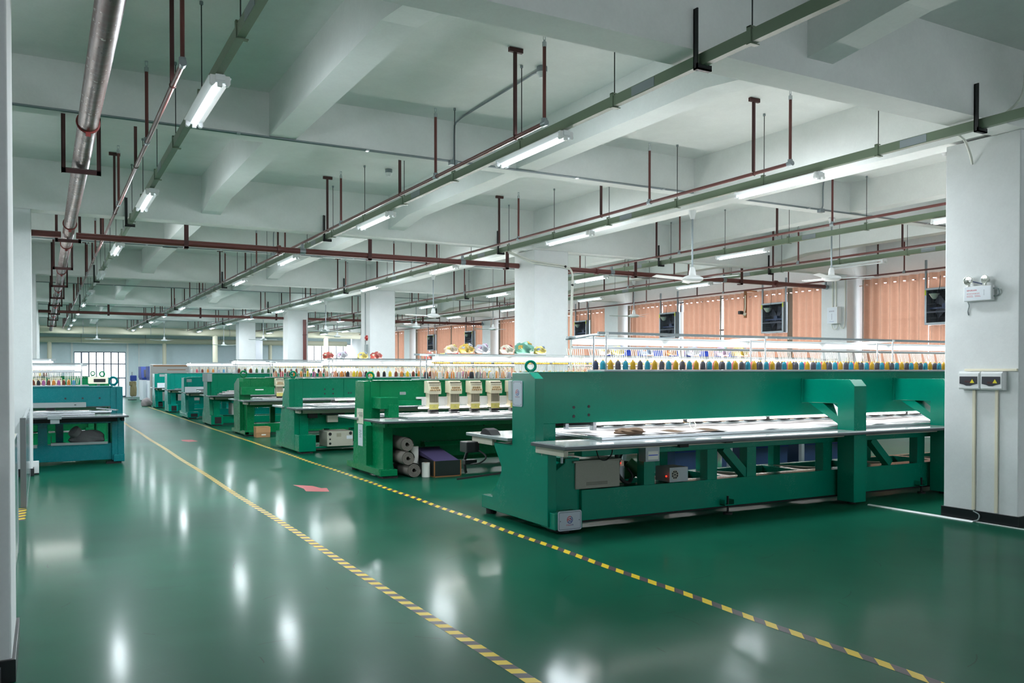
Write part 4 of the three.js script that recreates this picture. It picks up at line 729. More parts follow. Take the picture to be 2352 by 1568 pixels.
mesh('white_bridge', EZ([[0.1, 1.05], [9, 1.05], [9, 0.98], [0.45, 0.98], [0.45, 0.86], [0.1, 0.86]], 0.2, 0.34), M.whiteMachine, M8); mesh('badge', plateGeo(0.2, 0.1, 0.01, 0.004).translate(0.3, 1.37, 0.201), M.greyCap, M8);
// left of the aisle
const L1 = otherMachine({
  x: 1.2, z: -16.45, top: 1.29, hs: -1, G: M.tealDark, L: 8.5, dir: -1, label: 'dark teal embroidery machine beside the partition, rolled cloth under its table',
  prof: [[-0.35, 1.29], [0.3, 1.29], [0.3, 0.8], [0.55, 0.78], [0.55, 0.16], [0.62, 0.16], [0.62, 0.03], [-0.6, 0.03], [-0.6, 0.7], [-0.35, 0.8]],
  footH: 0.15, footZ: [0.4, 0.64], footW: 0.17, legW: 0.19, legZ: 0.55, ring: 0.066, beamBottom: 0.96, bz: [-0.2, 0.28], bolts: [[0.36, 1.1], [0.62, 1.1], [0.88, 1.1]], tableY: 0.83, tableX: -0.03, tableZ: 1.0, lowTop: 0.34, lamp: 0, pitch: 0.3, head0: 0.75, rackX: 0.52, tall: 0.38,
  cones: [['sky', 'yellow', 'brown', 'sky', 'black', 'orange', 'grey', 'magenta']], coneN: 14, coneX: 0.75, conePitch: 0.075, coneLabel: 'dark teal machine by the partition', coneS: 0.9, apron: M.rubber,  // apron coloured black to paint in the shadow under this table
});
mesh('cover_strip', [B(-0.57, -8.4, 0.95, 1.035, 0.28, 0.34, 0.004)], M.greyCap, L1); mesh('strip_slot', B(-0.72, -0.75, 0.985, 1.0, 0.34, 0.342), M.black, L1);
mesh('frame_bar', [B(-0.2, -8.3, 0.872, 0.90, 0.66, 0.72, 0.004), bar([-0.1, 0.9, 0.5], [-0.4, 0.93, 0.3], 0.06, 0.02)], M.alu, L1);
mesh('clamp_plate', [B(-0.95, -1.15, 0.79, 0.85, 0.99, 1.04, 0.004), B(-0.98, -1.11, 0.72, 0.79, 1.0, 1.02)], M.tray2, L1);
mesh('frame_window', [B(-1.3, -1.62, 0.3, 0.35, 0.5, 0.52), B(-0.25, -1.1, 0.33, 0.37, 0.5, 0.52)], M.greyCap, L1);
const L2 = otherMachine({
  x: 1.23, z: -20.2, top: 1.42, hs: 1, G: M.green2, L: 8.5, dir: -1, label: 'green embroidery machine behind the dark teal one, glazed doorway beyond', heads: 6, head0: 1.0, pitch: 0.3,
  prof: [[-0.35, 1.42], [0.2, 1.42], [0.2, 0.8], [0.5, 0.7], [0.5, 0.14], [0.7, 0.14], [0.7, 0.03], [-0.7, 0.03], [-0.7, 0.7], [-0.35, 0.8]],
  ring: 0.05, beamBottom: 1.03, bz: [-0.2, 0.12], tableZ: 0.95, rackX: 1.0, lamp: 0.8, tall: 0.37, needles: 9, cones: [['sky', 'brown', 'yellow', 'grey']], coneN: 6, coneX: 1.1, conePitch: 0.1, coneLabel: 'green machine behind the dark teal one', eyelets: true,
});
const cover = mesh('control_panel', [EX([[-0.12, 1.3], [0.12, 1.3], [0.08, 1.44], [-0.1, 1.44]], -0.05, -0.42, 0.01)], M.cream, L2); mesh('panel_screen', B(-0.1, -0.32, 1.33, 1.40, 0.1, 0.115), M.black, cover); cover.position.set(0, 0, 0.5); mesh('panel_arm', B(-0.2, -0.25, 1.0, 1.31, 0.3, 0.5), M.zinc, L2);
const L3 = otherMachine({
  x: 1.25, z: -24.6, top: 1.42, hs: -1, G: M.green4, L: 8.5, dir: -1, label: 'green embroidery machine third along the partition side', rackX: 1.0, pitch: 0.34, head0: 1.2, ring: 0.05, lamp: 0.5,
  prof: [[-0.35, 1.42], [0.2, 1.42], [0.2, 0.8], [0.5, 0.7], [0.5, 0.14], [0.7, 0.14], [0.7, 0.03], [-0.7, 0.03], [-0.7, 0.7], [-0.35, 0.8]],
});
// blue and grey machines at the end of the row
{
  const b = thing('blue_machine', 'blue and white laser cutting cabinet near the end wall', 'machine', [4.4, 0, -47.6]);
  mesh('cabinet', [B(0, 0.7, 0.05, 1.1, -0.8, 0.8, 0.01)], M.whiteMachine, b); mesh('blue_panel', [B(0.2, 0.72, 0.1, 0.9, 0.79, 0.82, 0.004), B(-0.02, 0.72, 1.1, 1.2, -0.8, 0.8, 0.01)], M.blueMachine, b);
  mesh('hood', [EX([[-0.8, 1.2], [0.8, 1.2], [0.5, 1.78], [-0.8, 1.78]], -0.05, 0.75, 0.01)], M.blueMachine, b); mesh('hood_window', EX([[0.79, 1.24], [0.81, 1.24], [0.6, 1.62], [0.585, 1.62]], 0.08, 0.65), M.black, b); mesh('foot', B(0.05, 0.65, 0, 0.05, -0.7, 0.7), M.rubber, b);
  const c = copy(b, [4.45, 0, -44.4]); c.userData.label = 'blue and white laser cutting cabinet beside the grey machine';
  const g = thing('grey_machine', 'grey bridge cutting machine with brown slots behind teal machines', 'machine', [4.6, 0, -42.2]);
  mesh('bed', [B(0, 4, 0.1, 0.95, -0.7, 0.7, 0.01)], M.greyMachine, g); mesh('bridge', [B(-0.3, 4, 1.45, 1.86, -0.3, 0.2, 0.03)], M.greyMachine, g); mesh('bridge_slot', [B(-0.2, 1.9, 1.77, 1.82, 0.2, 0.205), B(0.4, 1.2, 1.6, 1.63, 0.2, 0.205)], M.woodEdge, g);
  mesh('bridge_leg', [B(-0.3, 0, 0.1, 1.46, -0.3, 0.2, 0.01), B(3.7, 4, 0.95, 1.46, -0.3, 0.2, 0.01)], M.greyMachine, g); mesh('foot', [B(-0.2, 3.9, 0, 0.1, -0.6, 0.6)], M.rubber, g);
  const u = thing('coat_stand', 'khaki clothes hung on a stand beside blue machine', 'stand', [4.15, 0, -49.6]);
  mesh('pole', C([0, 0, 0], [0, 1.5, 0], 0.03, 8), M.zinc, u); mesh('stand_base', C([0, 0, 0], [0, 0.03, 0], 0.22, 16), M.rubber, u); mesh('clothes', [lump(0.26, 1.9, 0.08, 2.2).scale(0.62, 1, 0.7).translate(0.06, 0.2, 0), B(-0.14, 0.2, 0.75, 1.0, -0.1, 0.1, 0.05)], M.khaki, u); mesh('blue_cloth', [B(-0.1, 0.22, 1.02, 1.32, -0.1, 0.1, 0.04)], M.blueMachine, u);
}

// ---------------------------------------------------------------- things on and around the machines
{
  const f = thing('cloth_scrap', 'brown crumpled cloth scrap on the frame of the logo-plate machine', 'cloth', [5.33, 0.914, -7.12]);
  const g = lump(0.12, 0.42, 0.16, 1.3, 4); g.scale(1.5, 0.8, 0.8); mesh('cloth', g, M.fabricBrown, f);
  const f2 = thing('cloth_strip', 'flat brown cloth strip along the frame of the logo-plate machine', 'cloth', [6.1, 0.918, -7.08]); const g2 = new THREE.PlaneGeometry(0.9, 0.16, 40, 8).rotateX(-Math.PI / 2), p = g2.attributes.position; for (let i = 0; i < p.count; i++) p.setY(i, 0.012 + 0.012 * Math.sin(p.getX(i) * 13 + p.getZ(i) * 20)); g2.computeVertexNormals(); mesh('cloth', g2, M.fabricBrown, f2);
  // rolls and box at the foot of the machine with notices
  const roll = (name, x, y, z, r, label) => {
    const o = thing(name, label, 'roll', [x, y, z]); const pts = []; for (let k = 0; k <= 120; k++) { const a = k / 120 * 6.283 * 4, q = 0.035 + (r - 0.035) * k / 120; pts.push([q * Math.cos(a), q * Math.sin(a)]); }
    const inner = pts.slice().reverse().map(([a, b], k) => { const m = Math.hypot(a, b), s = (m - 0.012) / m; return [a * s, b * s]; });
    mesh('rolled_felt', EZ([...pts, ...inner], -0.3, 0.3), M.felt, o); mesh('outer_wrap', [(() => { const g = new THREE.CylinderGeometry(r, r, 0.6, 28, 1, true).rotateX(Math.PI / 2); return g; })()], M.felt, o); return o;
  };
  roll('felt_roll', 4.76, 0.108, -11.9, 0.105, 'grey felt roll lying lowest by the notice machine foot');
  roll('felt_roll', 4.66, 0.29, -11.88, 0.1, 'grey felt roll in the middle of the stack of three');
  roll('felt_roll', 4.66, 0.492, -11.92, 0.1, 'grey felt roll on top of the stack of three');
  const wr = (x, z, h, r, label) => { const o = thing('backing_roll', label, 'roll', [x, 0, z]); mesh('paper_winding', [C([0, 0, 0], [0, h, 0], r, 28)], M.paper, o); mesh('core', [C([0, h - 0.001, 0], [0, h + 0.002, 0], r * 0.4, 16)], M.cardboard, o); };
  wr(4.935, -12.02, 0.42, 0.062, 'tall white backing roll standing between felt rolls and dark box'); wr(4.945, -11.6, 0.21, 0.062, 'short white backing roll standing by the dark box');
  const d = thing('dark_box', 'dark green open box with lilac lining and wooden edge strips', 'box', [5.24, 0, -11.86]); d.scale.set(1, 0.95, 0.8);
  mesh('box_side', [B(-0.215, 0.215, 0.012, 0.25, 0.47, 0.485), B(-0.215, -0.2, 0.012, 0.25, -0.48, 0.47), B(0.2, 0.215, 0.012, 0.25, -0.48, 0.47), B(-0.215, 0.215, 0.012, 0.4, -0.49, -0.48)], M.darkBox, d);
  mesh('lining', [EX([[-0.475, 0.39], [0.465, 0.245], [0.465, 0.235], [-0.475, 0.3]], -0.199, 0.199)], M.lilac, d); mesh('edge_strip', [B(-0.22, 0.22, 0, 0.014, 0.465, 0.49), B(-0.222, -0.205, 0, 0.25, 0.475, 0.49), B(0.205, 0.222, 0, 0.25, 0.475, 0.49), B(-0.22, 0.22, 0, 0.012, -0.49, 0.46)], M.woodEdge, d);
  const bx = thing('cardboard_box', 'brown cardboard carton at the foot of the dark green machine', 'box', [4.52, 0, -20.45]); mesh('carton', [B(-0.16, 0.16, 0, 0.24, -0.14, 0.14, 0.004)], M.cardboard, bx); mesh('flap', [B(-0.165, 0.165, 0.11, 0.245, 0.14, 0.146), B(-0.165, 0.165, 0.24, 0.247, -0.14, 0.146)], S('#b98c62', 0.85), bx); mesh('carton_print', B(-0.04, 0.06, 0.05, 0.075, 0.14, 0.142), M.paper, bx);
  const bs = thing('steel_bar', 'thin dark steel bar lying on the floor between two machines', 'bar', [5.7, 0, -11.15]); mesh('bar', bar([-0.5, 0.012, 0.1], [0.7, 0.012, -0.35], 0.024, 0.024), M.rubber, bs);
  // rolled cloth under the dark teal machine
  const rc = thing('cloth_bundle', 'grey rolled cloth bundle on the lower frame of the dark teal machine', 'cloth', [0.58, 0.345, -16.09]); mesh('bundle', [lump(0.14, 1, 0.1, 5, 4).scale(1.9, 1, 0.9).translate(0.06, 0, 0), C([-0.1, 0.17, 0.05], [-0.15, 0.22, 0.08], 0.1, 14)], M.fabricGrey, rc);
  const tr = thing('cloth_tray', 'black tray holding grey cloth under the dark teal machine', 'tray', [0.3, 0.348, -16.08]); mesh('tray', [B(-0.2, 0.02, 0, 0.012, -0.12, 0.12), B(-0.2, -0.19, 0, 0.12, -0.12, 0.12)], M.black, tr);
  const gb = thing('beige_sack', 'round beige sack beside the last teal machine', 'sack', [3.98, 0, -40.6]); mesh('sack', [lump(0.22, 1.1, 0.05, 3)], S('#93898a', 0.9), gb);
  // shelf with cartons behind the logo-plate machine
  const sh = thing('work_table', 'steel table with brown cartons behind the logo-plate machine', 'table', [9.6, 0, -9.75]); mesh('tabletop', B(-2.3, 2.3, 0.58, 0.66, -0.35, 0.35, 0.004), M.whiteMachine, sh); for (const x of [-2.2, -0.7, 0.8, 2.2]) for (const z of [-0.3, 0.3]) mesh('leg', B(x - 0.03, x + 0.03, 0, 0.58, z - 0.03, z + 0.03), M.tray2, sh);
  [[-1.9, 0.5], [-1.25, 0.6], [-0.5, 0.55], [0.4, 0.6], [1.3, 0.55]].forEach(([x, w], k) => { const o = thing('carton', 'brown carton in the row on the steel table behind the logo-plate machine', 'box', [9.6 + x, 0.66, -9.75], 'cartons on the steel table'); mesh('carton_body', B(-w / 2, w / 2, 0, 0.2, -0.2, 0.2, 0.004), M.cardboard, o); mesh('tape_strip', B(-w / 2, w / 2, 0.2, 0.2015, -0.03, 0.03), S('#b7925f', 0.4), o); });
  [[-1.2, 0.8], [0.2, 0.9], [1.4, 0.8]].forEach(([x, w]) => { const o = thing('blue_crate', 'blue crate under the steel table behind the logo-plate machine', 'crate', [9.6 + x, 0, -9.85], 'blue crates under the table'); mesh('crate_body', [B(-w / 2, w / 2, 0, 0.02, -0.25, 0.25), B(-w / 2, w / 2, 0.02, 0.4, 0.23, 0.25), B(-w / 2, w / 2, 0.02, 0.4, -0.25, -0.23), B(-w / 2, -w / 2 + 0.02, 0.02, 0.4, -0.23, 0.23), B(w / 2 - 0.02, w / 2, 0.02, 0.4, -0.23, 0.23)], M.blueMotor, o); mesh('crate_rim', B(-w / 2 - 0.01, w / 2 + 0.01, 0.38, 0.4, 0.25, 0.265), M.blueMachine, o); });
  // yarn bags on rack tops
  const bagM = ['#c9a640', '#b7b9c2', '#d4c9b5', '#5fa08a', '#caa6c4', '#8f9fb8', '#c77d4a', '#a8443a', '#d9c56a', '#cbb7a0'].map((c) => S(c, 0.55, { map: weave }));
  const bag = (x, y, z, r, k, where, lab) => { const o = thing('yarn_bag', lab, 'yarn bag', [x, y, z], `yarn bags on the ${where}`); mesh('yarn_heap', [lump(r, 0.8, 0.14, k * 1.7 + 0.4)], bagM[k % 10], o); mesh('bag_knot', [lump(r * 0.4, 0.9, 0.2, k).translate(r * 0.35, r * 0.75, 0.02), lump(r * 0.35, 0.8, 0.2, k + 3).translate(-r * 0.5, r * 0.5, 0.05)], bagM[(k * 3 + 1) % 10], o); };
  const colN = ['mustard', 'pale grey', 'cream', 'sea-green', 'pink', 'slate-blue', 'orange', 'red-brown', 'pale yellow', 'tan'];
  const y2 = 1.41 + 0.012 + 0.02 + 0.4 + 0.032, zr2 = -12.45 + 0.5;
  [[5.52, 0.1, 9], [5.78, 0.115, 0], [6.06, 0.115, 1], [6.5, 0.11, 2], [6.82, 0.15, 3], [7.12, 0.1, 8], [8.4, 0.11, 9], [8.68, 0.12, 8], [9.3, 0.12, 5], [10.35, 0.13, 1], [11.05, 0.13, 4], [11.5, 0.15, 0], [9.85, 0.1, 6]].forEach(([x, r, k]) => bag(x, y2 - 0.03, zr2, r, k, 'rack of the machine with yellow needle plates', `${colN[k]} yarn bag on rack of machine with yellow needle plates`));
  const y3 = 1.41 + 0.032 + 0.38 + 0.032, z3 = -16.85 - 0.5; [[5.2, 0.11, 7], [5.5, 0.12, 1], [5.95, 0.11, 8], [6.25, 0.12, 7], [7.5, 0.12, 7], [7.82, 0.11, 8], [8.15, 0.12, 7]].forEach(([x, r, k]) => bag(x, y3 - 0.03, z3, r, k, 'rack of the machine with the beige control box', `${colN[k]} yarn bag on rack of machine with beige control box`));
  for (let k = 0; k < 9; k++) { const o = thing('blue_bin', 'small blue bin in the row on the rack of the notice machine', 'bin', [8.93 + 0.37 * k, y2 - 0.03, zr2 - 0.6], 'blue bins on the notice machine rack'); mesh('bin_body', [B(-0.06, 0.06, 0, 0.1, -0.06, -0.05), B(-0.06, 0.06, 0, 0.1, 0.05, 0.06), B(-0.06, -0.05, 0, 0.1, -0.05, 0.05), B(0.05, 0.06, 0, 0.1, -0.05, 0.05), B(-0.05, 0.05, 0, 0.01, -0.05, 0.05)], M.blueBox, o); mesh('bin_lip', B(-0.065, 0.065, 0.09, 0.1, 0.06, 0.07), M.blueBox, o); }
}
// ---------------------------------------------------------------- pillar fittings
{
  const xf = 8.5;
  const e = thing('emergency_light', 'white emergency light with two round lamps on pillar', 'emergency light', [xf, 2.29, -5.36]);
  const txt = canvasTex(256, 128, (c) => { c.fillStyle = '#dfe4ea'; c.fillRect(0, 0, 256, 128); c.fillStyle = '#b8343a'; c.font = 'bold 20px sans-serif'; c.fillText('NPORUAN', 24, 40); c.fillStyle = '#c2575c'; for (let k = 0; k < 8; k++) { c.fillRect(26 + k * 16, 60, 10, 3); c.fillRect(26 + k * 16, 66, 10, 2); c.fillRect(30 + k * 16, 58, 2, 13); } c.fillRect(24, 82, 60, 3); c.fillRect(24, 92, 66, 3); c.fillRect(104, 82, 50, 3); c.fillRect(104, 92, 58, 3); c.fillStyle = '#555b66'; for (let k = 0; k < 4; k++) c.fillRect(190, 36 + k * 14, 6, 5); });
  mesh('housing', [B(-0.06, 0, 0, 0.155, -0.15, 0.15, 0.008)], M.whitePlastic, e); mesh('printed_label', plane(0.28, 0.14).rotateY(-Math.PI / 2).translate(-0.0612, 0.077, 0), new THREE.MeshStandardMaterial({ map: txt, roughness: 0.5 }), e);
  for (const z of [-0.1, 0.08]) { const h = mesh('lamp_head', [new THREE.LatheGeometry([[0.012, -0.045], [0.03, -0.035], [0.045, 0], [0.047, 0.012], [0.043, 0.012], [0.02, -0.02]].map(([a, b]) => new THREE.Vector2(a, b)), 20).rotateZ(Math.PI / 2).rotateY(z > 0 ? -0.35 : 0.25).translate(-0.055, 0.215, z), C([-0.05, 0.155, z], [-0.05, 0.175, z], 0.014, 10)], M.reflector, e); mesh('lamp_lens', [C([-0.062, 0.215, z], [-0.066, 0.215, z], 0.042, 20)], M.glass, h); }
  mesh('power_cord', [T([[-0.03, 0.12, 0.15], [-0.03, 0.11, 0.2], [-0.015, 0.06, 0.2], [-0.02, 0.04, 0.15]], 0.007, 24, 6), T([[-0.02, 0.0, -0.13], [-0.01, -0.04, -0.12], [-0.008, -0.1, -0.135], [-0.004, -0.14, -0.13]], 0.005, 20, 6)], M.greyCap, e);
  mesh('blue_pen', C([-0.06, 0.17, 0.05], [-0.07, 0.2, -0.04], 0.006, 6), M.blueMotor, e);
  for (const [z, k] of [[-5.435, 0], [-5.195, 1]]) {
    const b = thing('breaker_box', k ? 'white breaker box with smoked window, beside the cable duct end' : 'white breaker box with smoked window on the pillar, away from duct end', 'breaker box', [xf, 1.375, z]);
    mesh('box_body', [EX([[-0.115, 0], [0.115, 0], [0.115, 0.185], [-0.115, 0.185]], -0.07, 0, 0.006)], M.whitePlastic, b);
    mesh('window_frame', [EX([[-0.11, 0.012], [0.11, 0.012], [0.11, 0.17], [-0.11, 0.17]], -0.082, -0.07, 0.003)], M.whitePlastic, b);
    mesh('smoked_window', [EX([[-0.095, 0.06], [-0.05, 0.05], [-0.02, 0.038], [0.02, 0.038], [0.05, 0.05], [0.095, 0.06], [0.095, 0.135], [-0.095, 0.135]], -0.087, -0.081)], S('#4a484e', 0.12), b);
    mesh('breaker_switches', [0, 1, 2].map((j) => B(-0.089, -0.086, 0.072 + (k ? -0.008 : 0), 0.09 + (k ? -0.008 : 0), -0.035 + j * 0.02, -0.02 + j * 0.02)), S('#4a1216', 0.5), b);
    mesh('warning_triangle', EX([[0.02, 0.068], [0.068, 0.068], [0.044, 0.108]], -0.0895, -0.087), M.yellow, b);
  }
  const du = thing('cable_duct', 'white surface cable ducts around the breaker boxes on pillar', 'duct', [xf - 0.002, 0, 0]); mesh('duct_run', [B(-0.02, 0, 0.12, 1.372, -5.43, -5.4, 0.003), B(-0.02, 0, 0.12, 1.372, -5.19, -5.16, 0.003), B(-0.02, 0, 1.565, 1.59, -5.52, -4.97, 0.003)], M.cream, du);
  const fc = thing('floor_cable_cover', 'white cable cover strip on floor from gantry to pillar', 'cable cover', [8.44, 0, -6.0]); mesh('strip', EZ([[-0.025, 0], [0.025, 0], [0.014, 0.012], [-0.014, 0.012]], -0.66, 0.62), M.whitePlastic, fc); mesh('cord_end', T([[0, 0.01, 0.62], [0.01, 0.03, 0.66], [0.025, 0.08, 0.66], [0.02, 0.11, 0.6]], 0.007, 20, 6), M.greyCap, fc);
  const f2 = thing('floor_cable_strip', 'thin white cable strip on floor along the pillar foot', 'cable cover', [8.46, 0, -5.2]); mesh('strip', B(-0.01, 0.01, 0, 0.008, -0.2, 1.2), M.whitePlastic, f2);
  const pc = thing('pillar_cable', 'white cable from trunking into the breaker-box pillar', 'cable', [0, 0, 0]); mesh('cable', [T([[8.0, 3.93, -5.3], [8.2, 3.9, -5.35], [8.4, 3.8, -5.42], [8.48, 3.72, -5.45]], 0.013, 24, 7), T([[7.95, 4.7, -4.6], [7.95, 4.4, -4.6], [7.92, 4.1, -4.62], [7.9, 3.95, -4.8]], 0.013, 24, 7)], M.cable, pc);
  // pillar with fire bell and drain pipe further in
  const bell = thing('fire_bell', 'round red fire bell on the third pillar', 'fire bell', [8.5, 2.55, -24.4]); mesh('bell', [C([0, 0, 0], [-0.05, 0, 0], 0.085, 20, 0.07), C([-0.05, 0, 0], [-0.07, 0, 0], 0.07, 20, 0.03)], M.redPlastic, bell); mesh('back_box', B(-0.06, 0, -0.45, -0.2, -0.08, 0.08, 0.006), M.greyCap, bell); mesh('bell_conduit', B(-0.02, 0, -0.2, 1.35, -0.15, -0.12), M.greyCap, bell);
  const rp = thing('red_riser_pipe', 'brown vertical riser pipe on the fourth pillar face', 'pipe', [9.14, 0, -33.70]); mesh('riser', C([0, 0, 0], [0, 3.6, 0], 0.07, 16), M.pipeRed, rp); mesh('riser_clamp', [1, 2, 3].map((y) => new THREE.TorusGeometry(0.075, 0.012, 6, 18).rotateX(Math.PI / 2).translate(0, y, 0)), M.angle, rp);
}
// ---------------------------------------------------------------- window side: columns, curtains, exhaust fans
{
  PILLARZ.slice(1).forEach((z, i) => { pillar(17.55, 18.24, z - 0.02, i ? 'white wall pillar between peach curtains' : 'white wall pillar with a white control box between curtains', i ? 'wall pillars between curtains' : null, false); });
  pillar(17.55, 18.24, -4.98, 'white wall pillar hidden behind the breaker-box pillar', null, false);
  const XC = 17.92, BOT = 0.75;
  function curtain(z0, z1, label, group, m, yb = BOT, TOP = 3.83) {
    const o = thing('curtain', label, 'curtain', [XC, yb, z0], group), len = z0 - z1, n = Math.max(8, Math.round(len / 0.018)), ys = [0, 0.35, 0.7, 0.9, 1].map((v) => v * (TOP - 0.2 - yb)).concat([TOP - 0.155 - yb, TOP - 0.117 - yb, TOP - yb]);
    const pos = [], uv = [], idx = []; const ph = rr(0, 6), wl = rr(0.23, 0.27);
    const xAt = (s, y) => 0.05 * Math.sin(s / wl * 6.283 + ph + 0.15 * Math.sin(y)) + 0.014 * Math.sin(s / wl * 2.9 + 1.3 * ph) * (1 - y / (TOP - yb) * 0.5);
    for (let j = 0; j < ys.length; j++) for (let i = 0; i <= n; i++) { const s = len * i / n; pos.push(xAt(s, ys[j]), ys[j], -s); uv.push(s * 1.3, ys[j]); }
    for (let j = 0; j < ys.length - 1; j++) for (let i = 0; i < n; i++) {
      if (j === 5 && TOP > 3) { const s = len * (i + 0.5) / n, t = ((s / wl + ph / 6.283 + 0.02) * 1) % 1; if (Math.abs(((t + 1) % 1) - 0.5) < 0.08) continue; }
      const a = j * (n + 1) + i, b = a + 1, c = a + n + 1, d = c + 1; idx.push(a, b, c, b, d, c);
    }
    const g = new THREE.BufferGeometry(); g.setAttribute('position', new THREE.Float32BufferAttribute(pos, 3)); g.setAttribute('uv', new THREE.Float32BufferAttribute(uv, 2)); g.setIndex(idx); g.computeVertexNormals(); g.userData.keepUV = true;
    mesh('curtain_cloth', g, m, o);
    if (TOP > 3) for (const s of [0.04, len - 0.04]) mesh('curtain_hook', B(xAt(s, TOP - yb), 0.1, 3.709 - yb, 3.717 - yb, -s - 0.008, -s + 0.008), M.rail, o);
    return o;
  }
  const rail = thing('curtain_rail', 'thin pale curtain rail along the window wall', 'rail', [XC, 3.695, 0]); mesh('rail', C([0.09, 0, -5.9], [0.09, 0, -52], 0.012, 8), M.rail, rail); mesh('rail_bracket', Array.from({ length: 24 }, (_, k) => B(0.08, X1 - XC - 0.002, 0.01, 0.03, -6.5 - 1.9 * k, -6.47 - 1.9 * k)), M.rail, rail);
  PILLARZ.forEach((z, k) => {
    const a = z - 0.84, b = (k + 1 < PILLARZ.length ? PILLARZ[k + 1] : -52.6) + 0.02;
    // panels between, with exhaust fans breaking the run
    const fans = k === 0 ? [a - 6.33] : k < 4 ? [a - 1.87, a - 6.41] : [];
    let s = a - 0.06; const list = [];
    for (const f of fans.sort((p, q) => q - p)) { list.push([s, f + 0.44, 0]); list.push([f + 0.44, f - 0.44, 1]); s = f - 0.44; }
    list.push([s, k < 4 ? b + 0.06 : a - 3.5, 0]);               // the last bay stands half open
    for (const [p, q, fan] of list) {
      if (fan) {
        const zc = (p + q) / 2; curtain(p, q, 'short peach curtain piece above an exhaust fan', 'curtain pieces above the fans', M.curtain, 3.46);
        const e = thing('exhaust_fan', 'square galvanised exhaust fan set in the curtain wall', 'exhaust fan', [17.86, 2.62, zc], 'exhaust fans in the window wall');
        mesh('fan_frame', [B(-0.1, 0.3, 0, 0.05, -0.41, 0.41, 0.004), B(-0.1, 0.3, 0.79, 0.84, -0.41, 0.41, 0.004), B(-0.1, 0.3, 0.05, 0.79, -0.41, -0.36, 0.004), B(-0.1, 0.3, 0.05, 0.79, 0.36, 0.41, 0.004)], M.zinc, e);
        mesh('back_shutter', [B(0.26, 0.3, 0.05, 0.79, -0.36, 0.36)], M.darkGrille, e);
        mesh('fan_blade', Array.from({ length: 5 }, (_, j) => EX([[0.05, -0.05], [0.3, -0.11], [0.32, 0.09], [0.05, 0.05]], 0.12, 0.128).rotateX(j * 1.2566).translate(0, 0.42, 0)), M.fanBlade, e);
        mesh('motor', [C([0.03, 0.42, 0], [0.13, 0.42, 0], 0.07, 16), B(0.02, 0.06, 0.36, 0.4, -0.36, 0.36)], M.blueMotor, e);
        const wires = []; for (let j = 0; j < 18; j++) wires.push(B(-0.095, -0.09, 0.05, 0.79, -0.34 + j * 0.04, -0.337 + j * 0.04)); for (let j = 0; j < 4; j++) wires.push(B(-0.095, -0.09, 0.15 + j * 0.16, 0.154 + j * 0.16, -0.36, 0.36)); wires.push(B(-0.096, -0.086, 0.27, 0.30, -0.36, 0.36));
        mesh('wire_guard', wires, M.fanBlade, e); mesh('corner_tape', [B(-0.105, -0.1, 0.68, 0.8, -0.405, -0.37), B(-0.105, -0.1, 0.7, 0.82, 0.37, 0.405)], S('#b8c62a', 0.6), e);
        mesh('mount_post', [B(-0.04, 0.0, 0.84, 1.5, -0.45, -0.41), B(-0.04, 0.0, 0.0, 1.5, 0.41, 0.45)], M.zinc, e);
        const lm = mesh('clamp_reflector', new THREE.LatheGeometry([[0.02, 0.02], [0.05, 0.03], [0.12, 0.14]].map(([u, v]) => new THREE.Vector2(u, v)), 20).translate(-0.1, 0.56, -0.16), M.reflector, e); mesh('reflector_cord', T([[-0.1, 0.58, -0.2], [-0.1, 0.8, -0.05], [-0.09, 1.1, -0.02]], 0.006, 14, 5), M.black, e);
        curtain(p - 0.01, q + 0.01, 'short peach curtain piece below an exhaust fan', 'curtain pieces below the fans', M.curtain, 0.75, 2.6175);
      } else {
        const n = Math.max(1, Math.round((p - q) / 1.9)), w = (p - q) / n;
        for (let j = 0; j < n; j++) { const u = p - w * j; curtain(u - 0.02, u - w + 0.13, 'long peach eyelet curtain panel drawn across the windows', 'long peach curtain panels', M.curtain); curtain(u - w + 0.13, u - w + 0.02, 'narrow brown-grey bunched curtain edge between peach panels', 'bunched curtain edges', M.curtainBack); }
      }
    }
  });
  const cb = thing('control_box', 'white printed control box on the wall pillar between curtains', 'control box', [17.55, 2.75, -14.84]);
  const tx = canvasTex(128, 192, (c) => { c.fillStyle = '#d9dfe6'; c.fillRect(0, 0, 128, 192); c.fillStyle = '#4b4f58'; for (let k = 0; k < 4; k++) { c.fillRect(26 + k * 18, 40, 11, 3); c.fillRect(26 + k * 18, 47, 11, 3); c.fillRect(30 + k * 18, 38, 3, 18); } for (let k = 0; k < 5; k++) { c.fillRect(58, 78 + k * 15, 10, 3); c.fillRect(61, 76 + k * 15, 3, 10); } c.fillStyle = '#7b86b8'; c.fillRect(30, 168, 60, 4); });
  mesh('box_body', B(-0.16, 0, 0, 0.42, -0.16, 0.16, 0.006), M.whitePlastic, cb); mesh('printed_cover', plane(0.3, 0.4).rotateY(-Math.PI / 2).translate(-0.162, 0.21, 0), new THREE.MeshStandardMaterial({ map: tx, roughness: 0.5 }), cb);
  mesh('box_cables', [T([[-0.05, 0, -0.1], [-0.05, -0.1, -0.08], [-0.05, -0.14, 0], [-0.04, -0.1, 0.06], [-0.04, 0, 0.08]], 0.012, 24, 6), T([[-0.05, 0, 0.12], [-0.04, -0.12, 0.2], [-0.03, -0.05, 0.27], [-0.02, 0.4, 0.28], [-0.02, 1.1, 0.28]], 0.014, 30, 6), B(-0.03, 0, 0.42, 1.2, -0.12, -0.09), B(-0.03, 0, 0.42, 1.2, -0.02, 0.01)], M.cable, cb);
